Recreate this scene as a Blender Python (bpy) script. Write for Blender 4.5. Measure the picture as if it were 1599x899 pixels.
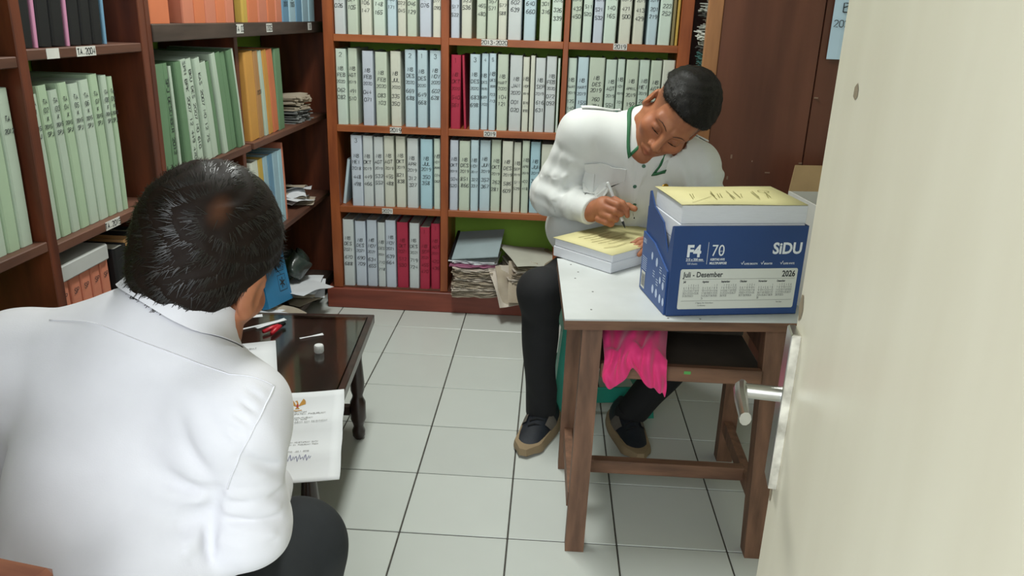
import bpy, bmesh, math, random
import numpy as np
from mathutils import Vector, Matrix, Euler

for o in list(bpy.data.objects):
    bpy.data.objects.remove(o, do_unlink=True)
random.seed(7)
SC = bpy.context.scene
COL = SC.collection
PI = math.pi

# ------------------------------------------------------------------ camera
YAW, PITCH, ROLL, FPX = -0.0420673, 0.3321059, 0.0339150, 1227.937
cam_data = bpy.data.cameras.new('camera')
cam_data.sensor_fit = 'HORIZONTAL'
cam_data.sensor_width = 36.0
cam_data.lens = 36.0 * FPX / 1599.0
cam_data.clip_start = 0.02
cam = bpy.data.objects.new('camera', cam_data)
COL.objects.link(cam)
_f = Vector((math.sin(YAW)*math.cos(PITCH), math.cos(YAW)*math.cos(PITCH), -math.sin(PITCH)))
_r = Vector((math.cos(YAW), -math.sin(YAW), 0)); _u = _r.cross(_f)
_r2 = _r*math.cos(ROLL) + _u*math.sin(ROLL); _u2 = -_r*math.sin(ROLL) + _u*math.cos(ROLL)
cam.matrix_world = Matrix(((_r2.x, _u2.x, -_f.x, 0.6658), (_r2.y, _u2.y, -_f.y, -3.3228),
                           (_r2.z, _u2.z, -_f.z, 1.3579), (0, 0, 0, 1)))
SC.camera = cam

# ------------------------------------------------------------------ world, light, exposure
W = bpy.data.worlds.new('overcast_daylight'); SC.world = W; W.use_nodes = True
W.node_tree.nodes['Background'].inputs[0].default_value = (0.86, 0.93, 1.0, 1)
W.node_tree.nodes['Background'].inputs[1].default_value = 1.1

def area_light(name, loc, target, sx, sy, power, color):
    d = bpy.data.lights.new(name, 'AREA'); d.shape = 'RECTANGLE'; d.size = sx; d.size_y = sy
    d.energy = power; d.color = color
    o = bpy.data.objects.new(name, d); COL.objects.link(o); o.location = loc
    o.rotation_euler = (Vector(target)-Vector(loc)).to_track_quat('-Z', 'Y').to_euler()
    return o
area_light('doorway_daylight', (-0.15, -4.6, 2.0), (0.45, -2.4, 0.8), 2.6, 2.0, 76, (0.94, 0.98, 1.0))
area_light('ceiling_lamp_light', (0.28, -0.95, 2.68), (0.28, -0.95, 0), 0.25, 1.1, 40, (0.97, 1.0, 0.96))
VS = SC.view_settings
VS.view_transform = 'Standard'; VS.look = 'None'; VS.gamma = 1.0; VS.use_curve_mapping = False
VS.exposure = 0.2

# ------------------------------------------------------------------ helpers
def lin(c):
    if isinstance(c, str):
        c = tuple(int(c[i:i+2], 16)/255 for i in (0, 2, 4))
    return tuple((x/12.92 if x <= 0.04045 else ((x+0.055)/1.055)**2.4) for x in c)

MATS = {}
def mat(name, col, rough=0.6, var=0.12, scale=8.0, stretch=(1, 1, 1), bump=0.0, bscale=60.0,
        metal=0.0, col2=None, obj_var=0.0, coat=0.0, sheen=0.0, spec=0.5, attr=None, detail=4.0):
    """procedural material: noise mix of two tones, optional fine bump, per-object variation"""
    if name in MATS: return MATS[name]
    m = bpy.data.materials.new(name); m.use_nodes = True
    nt = m.node_tree; N = nt.nodes; L = nt.links
    b = N['Principled BSDF']
    b.inputs['Roughness'].default_value = rough; b.inputs['Metallic'].default_value = metal
    b.inputs['Coat Weight'].default_value = coat; b.inputs['Sheen Weight'].default_value = sheen
    b.inputs['Specular IOR Level'].default_value = spec
    c1 = lin(col); c2 = lin(col2) if col2 else tuple(x*(1-var*2) for x in c1)
    tc = N.new('ShaderNodeTexCoord'); mp = N.new('ShaderNodeMapping')
    mp.inputs['Scale'].default_value = stretch
    L.new(tc.outputs['Object'], mp.inputs['Vector'])
    no = N.new('ShaderNodeTexNoise'); no.inputs['Scale'].default_value = scale; no.inputs['Detail'].default_value = detail
    L.new(mp.outputs['Vector'], no.inputs['Vector'])
    cr = N.new('ShaderNodeValToRGB'); cr.color_ramp.elements[0].position = 0.32; cr.color_ramp.elements[1].position = 0.68
    cr.color_ramp.elements[0].color = (*c2, 1); cr.color_ramp.elements[1].color = (*c1, 1)
    L.new(no.outputs['Fac'], cr.inputs['Fac'])
    out = cr.outputs['Color']
    if attr:
        at = N.new('ShaderNodeVertexColor'); at.layer_name = attr
        mx = N.new('ShaderNodeMix'); mx.data_type = 'RGBA'; mx.blend_type = 'MULTIPLY'; mx.inputs[0].default_value = 1
        L.new(out, mx.inputs[6]); L.new(at.outputs['Color'], mx.inputs[7]); out = mx.outputs[2]
    if obj_var:
        oi = N.new('ShaderNodeObjectInfo'); mr = N.new('ShaderNodeMapRange')
        mr.inputs['To Min'].default_value = 1-obj_var; mr.inputs['To Max'].default_value = 1+obj_var*0.4
        L.new(oi.outputs['Random'], mr.inputs['Value'])
        hs = N.new('ShaderNodeHueSaturation'); L.new(mr.outputs['Result'], hs.inputs['Value']); L.new(out, hs.inputs['Color'])
        out = hs.outputs['Color']
    L.new(out, b.inputs['Base Color'])
    if bump:
        n2 = N.new('ShaderNodeTexNoise'); n2.inputs['Scale'].default_value = bscale; n2.inputs['Detail'].default_value = 3
        L.new(mp.outputs['Vector'], n2.inputs['Vector'])
        bp = N.new('ShaderNodeBump'); bp.inputs['Strength'].default_value = bump; bp.inputs['Distance'].default_value = 0.002
        L.new(n2.outputs['Fac'], bp.inputs['Height']); L.new(bp.outputs['Normal'], b.inputs['Normal'])
    MATS[name] = m
    return m

def tag(o, label=None, cat=None, group=None, kind=None):
    if label: o['label'] = label
    if cat: o['category'] = cat
    if group: o['group'] = group
    if kind: o['kind'] = kind
    return o

def empty(name, loc=(0, 0, 0), rotz=0.0, matrix=None):
    o = bpy.data.objects.new(name, None); COL.objects.link(o)
    o.empty_display_size = 0.05
    if matrix is not None: o.matrix_world = matrix
    else:
        o.location = loc; o.rotation_euler = (0, 0, rotz)
    return o

def link_mesh(name, me, m, parent=None, loc=None, rot=None):
    o = bpy.data.objects.new(name, me); COL.objects.link(o)
    if m is not None and len(me.materials) == 0: me.materials.append(m)
    if parent is not None: o.parent = parent
    if loc is not None: o.location = loc
    if rot is not None: o.rotation_euler = rot
    return o

class MB:
    """mesh builder"""
    def __init__(s): s.v = []; s.f = []; s.uvsm = []
    def add(s, vs, fs, M=None):
        n = len(s.v)
        for p in vs:
            p = Vector(p)
            s.v.append(M @ p if M is not None else p)
        for f in fs: s.f.append([i+n for i in f])
    def box(s, x0, x1, y0, y1, z0, z1, bev=0.0, M=None):
        if bev <= 0:
            s.add([(x0,y0,z0),(x1,y0,z0),(x1,y1,z0),(x0,y1,z0),(x0,y0,z1),(x1,y0,z1),(x1,y1,z1),(x0,y1,z1)],
                  [(3,2,1,0),(4,5,6,7),(0,1,5,4),(1,2,6,5),(2,3,7,6),(3,0,4,7)], M); return
        bm = bmesh.new(); bmesh.ops.create_cube(bm, size=1)
        for v in bm.verts:
            v.co = Vector((x0+(v.co.x+.5)*(x1-x0), y0+(v.co.y+.5)*(y1-y0), z0+(v.co.z+.5)*(z1-z0)))
        bmesh.ops.bevel(bm, geom=bm.edges[:], offset=bev, segments=1, affect='EDGES')
        bm.verts.ensure_lookup_table()
        s.add([v.co for v in bm.verts], [[v.index for v in f.verts] for f in bm.faces], M); bm.free()
    def hexa(s, b4, t4):
        """box from 4 bottom and 4 top points (counter-clockwise from above)"""
        s.add(list(b4)+list(t4), [(3,2,1,0),(4,5,6,7),(0,1,5,4),(1,2,6,5),(2,3,7,6),(3,0,4,7)])
    def tube(s, pts, rad, seg=10, cap=True, flat=1.0):
        pts = [Vector(p) for p in pts]; n = len(pts)
        rad = [rad]*n if isinstance(rad, (int, float)) else rad
        vs = []; fs = []; prev = None
        for i, p in enumerate(pts):
            d = (pts[min(i+1, n-1)]-pts[max(i-1, 0)]).normalized()
            if prev is None:
                a = Vector((0, 0, 1)) if abs(d.z) < .9 else Vector((1, 0, 0))
                x = d.cross(a).normalized()
            else: x = (prev-d*prev.dot(d)).normalized()
            prev = x; y = d.cross(x)
            for k in range(seg):
                t = 2*PI*k/seg
                vs.append(p+(x*math.cos(t)+y*math.sin(t)*flat)*rad[i])
        for i in range(n-1):
            for k in range(seg):
                a = i*seg+k; b = i*seg+(k+1) % seg
                fs.append((a, b, b+seg, a+seg))
        if cap:
            fs.append(tuple(range(seg-1, -1, -1))); fs.append(tuple(range((n-1)*seg, n*seg)))
        s.add(vs, fs)
    def lathe(s, prof, seg=16, M=None):
        vs = []; fs = []; n = len(prof)
        for r, z in prof:
            for k in range(seg):
                t = 2*PI*k/seg; vs.append((r*math.cos(t), r*math.sin(t), z))
        for i in range(n-1):
            for k in range(seg):
                a = i*seg+k; b = i*seg+(k+1) % seg
                fs.append((a, b, b+seg, a+seg))
        fs.append(tuple(range(seg-1, -1, -1))); fs.append(tuple(range((n-1)*seg, n*seg)))
        s.add(vs, fs, M)
    def grid(s, P, thick=0.0):
        """P: rows of points; optional thickness along local normal (down)"""
        R = len(P); Cn = len(P[0]); vs = [Vector(p) for r in P for p in r]; fs = []
        for i in range(R-1):
            for j in range(Cn-1):
                a = i*Cn+j; fs.append((a, a+1, a+Cn+1, a+Cn))
        if thick:
            nrm = [Vector((0,0,0)) for _ in vs]
            for f in fs:
                nn = (vs[f[1]]-vs[f[0]]).cross(vs[f[3]]-vs[f[0]])
                for i in f: nrm[i] += nn
            n = len(vs); lo = [v-nn.normalized()*thick for v, nn in zip(vs, nrm)]
            fs2 = [tuple(reversed([i+n for i in f])) for f in fs]
            bd = [j for j in range(Cn)]+[i*Cn+Cn-1 for i in range(1, R)]+[(R-1)*Cn+j for j in range(Cn-2, -1, -1)]+[i*Cn for i in range(R-2, 0, -1)]
            sd = [(bd[(k+1) % len(bd)], bd[k], bd[k]+n, bd[(k+1) % len(bd)]+n) for k in range(len(bd))]
            vs = vs+lo; fs = fs+fs2+sd
        s.add(vs, fs)
    def mesh(s, name, smooth=False, auto=None):
        me = bpy.data.meshes.new(name)
        me.from_pydata([tuple(v) for v in s.v], [], s.f); me.update()
        if smooth:
            me.shade_smooth()
            if auto: me.set_sharp_from_angle(angle=math.radians(auto))
        return me
    def build(s, name, m, parent=None, smooth=False, loc=None, rot=None, auto=None):
        return link_mesh(name, s.mesh(name, smooth, auto), m, parent, loc, rot)

def boxo(name, m, parent, x0, x1, y0, y1, z0, z1, bev=0.002, M=None):
    b = MB(); b.box(x0, x1, y0, y1, z0, z1, bev, M); return b.build(name, m, parent)

# ---- stroke lettering: each glyph drawn as thin flat ribbons on a 4 x 6 grid
GL = {'0':'10 01 05 16 36 45 41 30 10','1':'15 26 20','2':'05 16 36 45 44 00 40','3':'05 16 36 45 34 23|33 42 41 30 10 01',
'4':'30 36 02 42','5':'46 06 03 33 42 41 30 00','6':'46 26 04 01 10 30 41 42 33 03','7':'06 46 10',
'8':'23 14 05 16 36 45 34 23 12 01 10 30 41 32 23','9':'43 13 04 05 16 36 45 43 30 10','A':'00 26 40|12 32','B':'00 06 36 45 34 03|33 42 41 30 00',
'C':'45 36 16 05 01 10 30 41','D':'00 06 26 44 42 20 00','E':'46 06 00 40|03 33','F':'46 06 00|03 33','G':'45 36 16 05 01 10 30 41 43 23','H':'00 06|40 46|03 43',
'I':'20 26','J':'46 41 30 10 01','K':'00 06|46 03 40','L':'06 00 40','M':'00 06 23 46 40','N':'00 06 40 46','O':'10 01 05 16 36 45 41 30 10',
'P':'00 06 36 45 44 33 03','Q':'10 01 05 16 36 45 41 30 10|21 40','R':'00 06 36 45 44 33 03|23 40','S':'45 36 16 05 14 32 41 30 10 01','T':'06 46|26 20','U':'06 01 10 30 41 46',
'V':'06 20 46','W':'06 10 23 30 46','X':'00 46|06 40','Y':'06 23 46|23 20','Z':'06 46 00 40','-':'13 33','.':'20 21','/':'00 46',':':'21 22|24 25'}
def strokes(text, size, width, jit=0.0, rnd=random, slant=0.0):
    """-> list of polylines (x,y) for one line of text, centred on x, baseline 0"""
    adv = size*0.82; n = len(text); x0 = -adv*n/2+adv*0.1; out = []
    for i, ch in enumerate(text.upper()):
        if ch not in GL: continue
        dx = rnd.uniform(-jit, jit)*size; dy = rnd.uniform(-jit, jit)*size
        for pl in GL[ch].split('|'):
            out.append([(x0+i*adv+dx+(int(q[0])/4*0.62+int(q[1])/6*slant)*size, dy+int(q[1])/6*size) for q in pl.split()])
    return out
def ribbon(mb, pts, w, to3):
    n = len(pts); L = []; 
    for i in range(n):
        a = Vector(pts[max(i-1, 0)]); b = Vector(pts[min(i+1, n-1)]); d = (b-a)
        if d.length < 1e-9: d = Vector((1, 0))
        d.normalize(); nn = Vector((-d.y, d.x))*w/2; p = Vector(pts[i])
        L.append((p+nn, p-nn))
    vs = []; fs = []
    for a, b in L: vs += [to3(a.x, a.y), to3(b.x, b.y)]
    for i in range(n-1): fs.append((2*i+1, 2*i+3, 2*i+2, 2*i))
    mb.add(vs, fs)
def write(mb, lines, to3, jit=0.0, slant=0.0):
    """lines: (text, cx, y, size, width)"""
    for t, cx, y, sz, w in lines:
        for pl in strokes(t, sz, w, jit, random, slant):
            ribbon(mb, [(p[0]+cx, p[1]+y) for p in pl], w, to3)
def print_text(mb, body, size, to3, cx=0.0, cy=0.0, align='LEFT', bold=0.0, xs=1.0):
    """printed type (built-in font) flattened to a mesh"""
    cu = bpy.data.curves.new('type', 'FONT'); cu.body = body; cu.size = size; cu.align_x = align
    cu.offset = bold; cu.resolution_u = 3
    ob = bpy.data.objects.new('type', cu); COL.objects.link(ob)
    me = bpy.data.meshes.new_from_object(ob.evaluated_get(bpy.context.evaluated_depsgraph_get()))
    vs = [to3(cx+v.co.x*xs, cy+v.co.y) for v in me.vertices]; fs = [list(p.vertices) for p in me.polygons]
    mb.add(vs, fs)
    bpy.data.objects.remove(ob); bpy.data.curves.remove(cu); bpy.data.meshes.remove(me)

# ------------------------------------------------------------------ materials
M_tile = mat('glazed_white_tile', 'cdd2cc', 0.3, 0.03, 3, bump=0.03, bscale=20, obj_var=0.05)
M_grout = mat('dark_grout', '4d4a44', 0.9, 0.2, 30)
M_green = mat('lime_green_paint', 'a4d450', 0.75, 0.08, 4, bump=0.1)
M_cream = mat('cream_wall_paint', 'dcdccb', 0.8, 0.05, 3, bump=0.1)
M_ceil = mat('white_ceiling_board', 'e4e4dc', 0.85, 0.04, 3)
M_orange = mat('orange_varnished_wood', 'a4592f', 0.42, 0.2, 3.0, (9, 9, 1.2), bump=0.08, bscale=30, col2='80401f', obj_var=0.06)
M_orange_h = mat('orange_varnished_shelf', 'a86238', 0.42, 0.2, 3.0, (1.2, 9, 9), bump=0.08, bscale=30, col2='884620', obj_var=0.06)
M_brown = mat('red_brown_varnished_wood', '743a22', 0.42, 0.2, 3.0, (8, 8, 1.0), bump=0.08, bscale=30, col2='502617', obj_var=0.05)
M_brown_h = mat('brown_dusty_shelf', '6b4535', 0.55, 0.2, 4.0, (6, 1, 8), bump=0.08, bscale=30, col2='4d3024')
M_dark_h = mat('dark_stained_board', '4e4038', 0.55, 0.2, 5.0, (6, 1, 8), bump=0.1, bscale=30, col2='372c26')
M_panel = mat('brown_plywood', '6a4030', 0.38, 0.2, 2.2, (5, 5, 0.5), bump=0.05, bscale=20, col2='512e22')
M_plinth = mat('red_brown_plinth', '8c4634', 0.42, 0.2, 3.0, (1.0, 8, 8), bump=0.08, bscale=30, col2='6e3427')
M_edge = mat('pale_wood_edging', 'a8744a', 0.5, 0.15, 4.0, (8, 8, 1))
M_desk = mat('worn_desk_wood', '84604a', 0.6, 0.2, 5.0, (7, 7, 1.0), bump=0.25, bscale=40, col2='5f4433')
M_desk_h = mat('worn_desk_rail', '846049', 0.6, 0.2, 5.0, (1.0, 7, 7), bump=0.25, bscale=40, col2='5f4434')
M_white_top = mat('white_laminate', 'd5d9d8', 0.35, 0.04, 6, col2='c6cac8')
M_darkwood = mat('black_brown_turned_wood', '3a2722', 0.3, 0.2, 5.0, (6, 6, 1), col2='271a17', coat=0.3)
M_ink = mat('black_marker_ink', '2b3034', 0.7, 0.05)
M_ink_red = mat('dark_red_ink', '6e1322', 0.7, 0.05)
M_print = mat('grey_print', '6b6a66', 0.8, 0.05)
M_label = mat('white_paper_label', 'd8d8d2', 0.75, 0.05, 30)
M_pages = mat('page_edges', 'cfcfc6', 0.85, 0.12, 30, (1, 1, 1), col2='b3b2a8')
M_paper = mat('white_paper', 'e3e6ea', 0.7, 0.03, 6)
M_oldpaper = mat('aged_paper', 'bfb3a0', 0.85, 0.15, 9, bump=0.2, bscale=40, col2='9d8f7c', obj_var=0.12)
M_yellow = mat('yellow_paper', 'd6ce98', 0.7, 0.03, 6)
M_metal = mat('satin_steel', 'c8c8c4', 0.28, 0.05, 40, metal=1.0)
M_whiteprint = mat('white_print', 'e6ecf4', 0.6, 0.02)
M_blue = mat('blue_carton', '2b4a82', 0.5, 0.05, 5, col2='284477')
COVERS = {
 'mint': ('pale mint', 'cfe0d3'), 'sage': ('pale sage', 'c9d6c4'), 'ice': ('pale blue', 'c3dae2'), 'grey': ('pale grey', 'd0d8d8'),
 'lilac': ('pale bluish grey', 'c8d2de'), 'cream': ('off-white', 'd8dccd'), 'sky': ('light blue', 'b0d4e0'), 'red': ('crimson', 'b02a46'), 'leaf': ('leaf green', '6a8c69'),
 'lgreen': ('light green', 'b1c9aa'), 'pgreen': ('pale grey-green', 'bccdbb'), 'orange': ('orange', 'd47a52'), 'amber': ('amber orange', 'd39a4a'),
 'black': ('black', '0f1013'), 'tan': ('tan', 'b98a58'), 'pink': ('pink', 'd391b4'), 'blue': ('mid blue', '6f9ab8'), 'pblue': ('powder blue', 'a4c4d2'),
 'yellow': ('mustard yellow', 'c9a84e'), 'brownp': ('dull brown', '8d8058'), 'salmon': ('salmon', 'cf8065')}
def cover_mat(k):
    return mat('card_'+k, COVERS[k][1], 0.62, 0.06, 7, bump=0.06, bscale=30, obj_var=0.06)

# ------------------------------------------------------------------ the room
XL, XR, YB, YF, ZC = -0.72, 1.95, 0.53, -3.24, 2.75
TS = 0.30
floor = tag(boxo('floor', M_grout, None, XL-.1, XR+.1, YF-1.6, YB+.1, -0.12, -0.0035, 0), kind='structure')
tb = MB(); g = 0.0022
tb.box(g, TS-g, g, TS-g, -0.009, 0.0, 0.0016)
tile_me = tb.mesh('tile'); tile_me.materials.append(M_tile)
for i in range(-3, 7):
    for j in range(-16, 2):
        t = link_mesh('tile', tile_me, None, floor, (i*TS, j*TS, random.uniform(-.0006, 0)))
tag(boxo('wall_back', M_green, None, XL-.1, XR+.1, YB, YB+.1, 0, ZC, 0), kind='structure')
tag(boxo('wall_left', M_green, None, XL-.1, XL, YF, YB, 0, ZC, 0), kind='structure')
tag(boxo('wall_right', M_cream, None, XR, XR+.1, YF, YB, 0, ZC, 0), kind='structure')
tag(boxo('ceiling', M_ceil, None, XL-.1, XR+.1, YF-.1, YB+.1, ZC, ZC+.08, 0), kind='structure')
# front wall with the doorway the photographer stands in
DX0, DX1, DH = 0.00, 0.93, 2.12
wf = MB()
wf.box(XL-.1, DX0, YF-.1, YF, 0, ZC); wf.box(DX1, XR+.1, YF-.1, YF, 0, ZC); wf.box(DX0, DX1, YF-.1, YF, DH, ZC)
tag(wf.build('wall_front', M_cream), kind='structure')
tr = MB()
tr.box(DX0, DX0+.04, YF-.11, YF+.01, 0, DH, .003); tr.box(DX1-.04, DX1, YF-.11, YF+.01, 0, DH, .003); tr.box(DX0+.04, DX1-.04, YF-.11, YF+.01, DH-.04, DH, .003)
tag(tr.build('trim_1', M_cream), kind='structure')
# ceiling lamp housing
lamp = empty('ceiling_lamp', (0.28, -0.95, ZC)); tag(lamp, 'white rectangular ceiling lamp above the low glass table', 'lamp')
boxo('housing', M_ceil, lamp, -.16, .16, -.6, .6, -.035, 0, .004)

# ------------------------------------------------------------------ door leaf (opened inwards, hinge beside the doorway)
M_door = mat('cream_gloss_door_paint', 'e2dcc8', 0.38, 0.05, 3.2, (3, 3, 0.8), bump=0.05, bscale=10, col2='dad3be')
M_chip = mat('chipped_old_paint', '9a8a72', 0.8, 0.2, 30)
M_plate = mat('lit_worn_white_plate', 'dcd9cc', 0.4, 0.25, 40, col2='9c988c')  # worn mottling, plus a white that carries the light on the plate's side
EDGE = Vector((0.972, -2.425, 0)); HINGE = Vector((0.857, -3.222, 0))
dv = (HINGE-EDGE); DWID = dv.length; dv.normalize(); nn = Vector((dv.y, -dv.x, 0))   # nn points into the room, to the handle side
DM = Matrix(((dv.x, nn.x, 0, EDGE.x), (dv.y, nn.y, 0, EDGE.y), (0, 0, 1, 0), (0, 0, 0, 1)))
door = empty('door_1', matrix=DM); door['kind'] = 'structure'
TH = 0.036
boxo('door_leaf', M_door, door, 0, DWID, -TH, 0, 0.008, 2.06, .002)
boxo('escutcheon_plate', M_metal, door, .004, .040, 0, .011, 0.815, 1.02, .002)
boxo('lit_worn_plate_rim', M_plate, door, .040, .0425, 0, .0105, 0.815, 1.02, .0008)  # side of the metal plate, coloured white to look brightly lit
boxo('latch_face', M_metal, door, -.002, 0, -.028, -.008, .83, 1.0, .0006)
lv = MB()
lv.tube([(.024, .008, .936), (.024, .056, .936)], .0095, 14)
lv.tube([(.012, .054, .937), (.024, .057, .937), (.045, .058, .936), (.075, .057, .934), (.092, .056, .932)], [.006, .0085, .008, .0072, .0068], 10, flat=1.35)
lv.build('lever_handle', M_metal, door, True, auto=40)
# chipped and scuffed paint on the visible face
for (u, z, w, h, a) in ((.11, 1.30, .012, .010, .5), (.22, .66, .006, .006, .2), (.014, 1.045, .014, .02, 0.1), (.012, .79, .010, .016, .2)):
    c = MB(); pts = [(math.cos(k*PI/3+a)*w*random.uniform(.6, 1), math.sin(k*PI/3+a)*h*random.uniform(.6, 1)) for k in range(6)]
    c.add([(u+p[0], .0006, z+p[1]) for p in pts], [tuple(range(5, -1, -1))])
    c.build('paint_chip', M_chip, door)

# ------------------------------------------------------------------ bookcases
BF = 0.216                        # front plane of the back bookcase
bc = empty('bookcase', (0.45, BF+.15, 0)); tag(bc, 'wide orange-varnished bookcase of three bays along the green wall', 'bookcase')
off = Matrix.Translation((-0.45, -(BF+.15), 0))
def bcp(name, m, x0, x1, y0, y1, z0, z1, bev=.002): return boxo(name, m, bc, x0, x1, y0, y1, z0, z1, bev, off)
bcp('side_post', M_orange, -.342, -.298, BF, BF+.30, .10, 2.25)
bcp('side_post', M_orange, 1.192, 1.244, BF, BF+.30, .10, 2.25)
bcp('divider', M_orange, .173, .208, BF, BF+.30, .10, 2.25)
bcp('divider', M_orange, .702, .725, BF, BF+.30, .10, 2.25)
bcp('plinth', M_plinth, -.372, 1.244, BF-.012, BF+.30, 0, .098, .003)
SHB = [.500, .873, 1.262, 1.65, 2.04]
for z in SHB:
    for x0, x1 in ((-.298, .173), (.208, .702), (.725, 1.192)):
        bcp('shelf', M_orange_h, x0, x1, BF+.002, BF+.295, z-.030, z, .0015)
bcp('bottom_board', M_brown_h, -.298, 1.192, BF+.01, BF+.295, .098, .105, 0)

def paper_label(parent, x, y, z, w, h, text, face='-y', tm=None, offm=None):
    """small paper strip glued on a shelf edge, with handwriting as its own sub-part"""
    b = MB(); hw = MB()
    if face == '-y':
        to3 = lambda u, v: Vector((x+u, y-.0012, z+v)); b.box(x-w/2, x+w/2, y-.0008, y, z, z+h)
    else:
        to3 = lambda u, v: Vector((x+.0012, y+u, z+v)); b.box(x, x+.0008, y-w/2, y+w/2, z, z+h)
    if offm is not None:
        t0 = to3; to3 = lambda u, v: offm @ t0(u, v)
        b.v = [offm @ v for v in b.v]
    o = b.build('shelf_label', M_label, parent)
    if text:
        write(hw, [(text, 0, h*.2, h*.6, h*.11)], to3, .03)
        hw.build('handwriting', tm or M_ink, o)
    return o
paper_label(bc, -.030, BF+.001, .845, .052, .027, '2019', offm=off)
paper_label(bc, -.075, BF+.001, .472, .050, .025, '2021', offm=off)
paper_label(bc, .405, BF+.001, 1.236, .112, .026, '2013-2020', offm=off)
paper_label(bc, .395, BF+.001, .846, .056, .025, '2019', offm=off)
paper_label(bc, .945, BF+.001, 1.237, .058, .026, '2019', offm=off)

# ---- bound volumes
def binder(name, label, group, ck, w, h, loc, rotz=0.0, lean=0.0, lines=(), d=.225, side=None, page=True, cat='binder', ink=None, tilt=0.0):
    """lines: (text, z from bottom, size); side='v' writes the first line up the spine"""
    M = Matrix.Translation(loc) @ Matrix.Rotation(rotz, 4, 'Z') @ Matrix.Translation((0, 0, w*math.sin(lean) if lean > 0 else 0)) @ Matrix.Rotation(lean, 4, 'Y') @ Matrix.Rotation(tilt, 4, 'X')
    root = empty(name, matrix=M); tag(root, label, cat, group)
    t = .0022; bv = min(.006, w*.2); th = random.uniform(-.0015, .0015)
    prof_o = [(0, d), (0, bv), (bv*.35, bv*.3), (bv, 0), (w-bv, 0), (w-bv*.35, bv*.3), (w, bv), (w, d)]
    prof_i = [(t, d), (t, bv), (bv, t), (w-bv, t), (w-t, bv), (w-t, d)]
    b = MB(); vs = []; fs = []; no = len(prof_o); ni = len(prof_i); n = no+ni
    ring = prof_o+list(reversed(prof_i))
    for z in (0, h*.5, h):
        dx = th if z else 0
        bow = -.0012 if z == h*.5 else 0
        for i, (px, py) in enumerate(ring): vs.append((px+dx*z/h, py+(bow if py < bv+.001 else 0), z))
    for k in range(2):
        for i in range(n):
            a = k*n+i; c = k*n+(i+1) % n
            fs.append((a, c, c+n, a+n))
    # caps: strips between outer and inner outlines
    def cap(o0, flip):
        q = [(0, 1, n-2, n-1), (1, 2, 3, n-3, n-2), (3, 4, n-4, n-3), (4, 5, 6, n-5, n-4), (6, 7, no, n-5)]
        for f in q:
            f = [o0+i for i in f]
            fs.append(tuple(f if flip else reversed(f)))
    cap(0, False); cap(2*n, True)
    b.add(vs, fs)
    c = b.build('cover', cover_mat(ck), root)
    if page:
        hb = h-random.uniform(.004, .012)
        boxo('page_block', M_pages, root, t+.0006, w-t-.0006, bv+.001, d-.004, .002, hb, 0)
    if lines:
        hw = MB(); cx = w/2
        if side == 'v':
            to3 = lambda u, v: Vector((cx+v, -.0016, u))
            for s_, z, sz in lines: write(hw, [(s_, z, -sz/2, sz, sz*.14)], lambda u, v, z=z: Vector((cx+v, -.0016, 2*z-u)), .05)
        else:
            to3 = lambda u, v: Vector((cx+u, -.0018, v)); body_ = [q_ for q_ in lines if not (q_[1] > h*.87 and len(q_[0]) == 1)]
            if len(body_) < len(lines):
                nb_ = MB(); write(nb_, [(lines[0][0], 0, lines[0][1], lines[0][2], .0017)], to3, .05); nb_.build('volume_number', ink or M_ink, root)
            sl_ = random.uniform(0, .2); cut_ = [i_ for i_, q_ in enumerate(body_) if q_[0] == '-']
            if cut_:
                nr_ = MB(); write(nr_, [(s_, random.uniform(-.002, .002), z, sz, max(.0016, sz*.15)) for s_, z, sz in body_[cut_[0]-1:]], to3, .06, sl_)
                nr_.build('number_writing', ink or M_ink, root); body_ = body_[:cut_[0]-1]
            write(hw, [(s_, random.uniform(-.002, .002), z, sz, max(.0016, sz*.15)) for s_, z, sz in body_], to3, .06, sl_)
        hw.build('handwriting', ink or M_ink, root)
    return root

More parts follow.
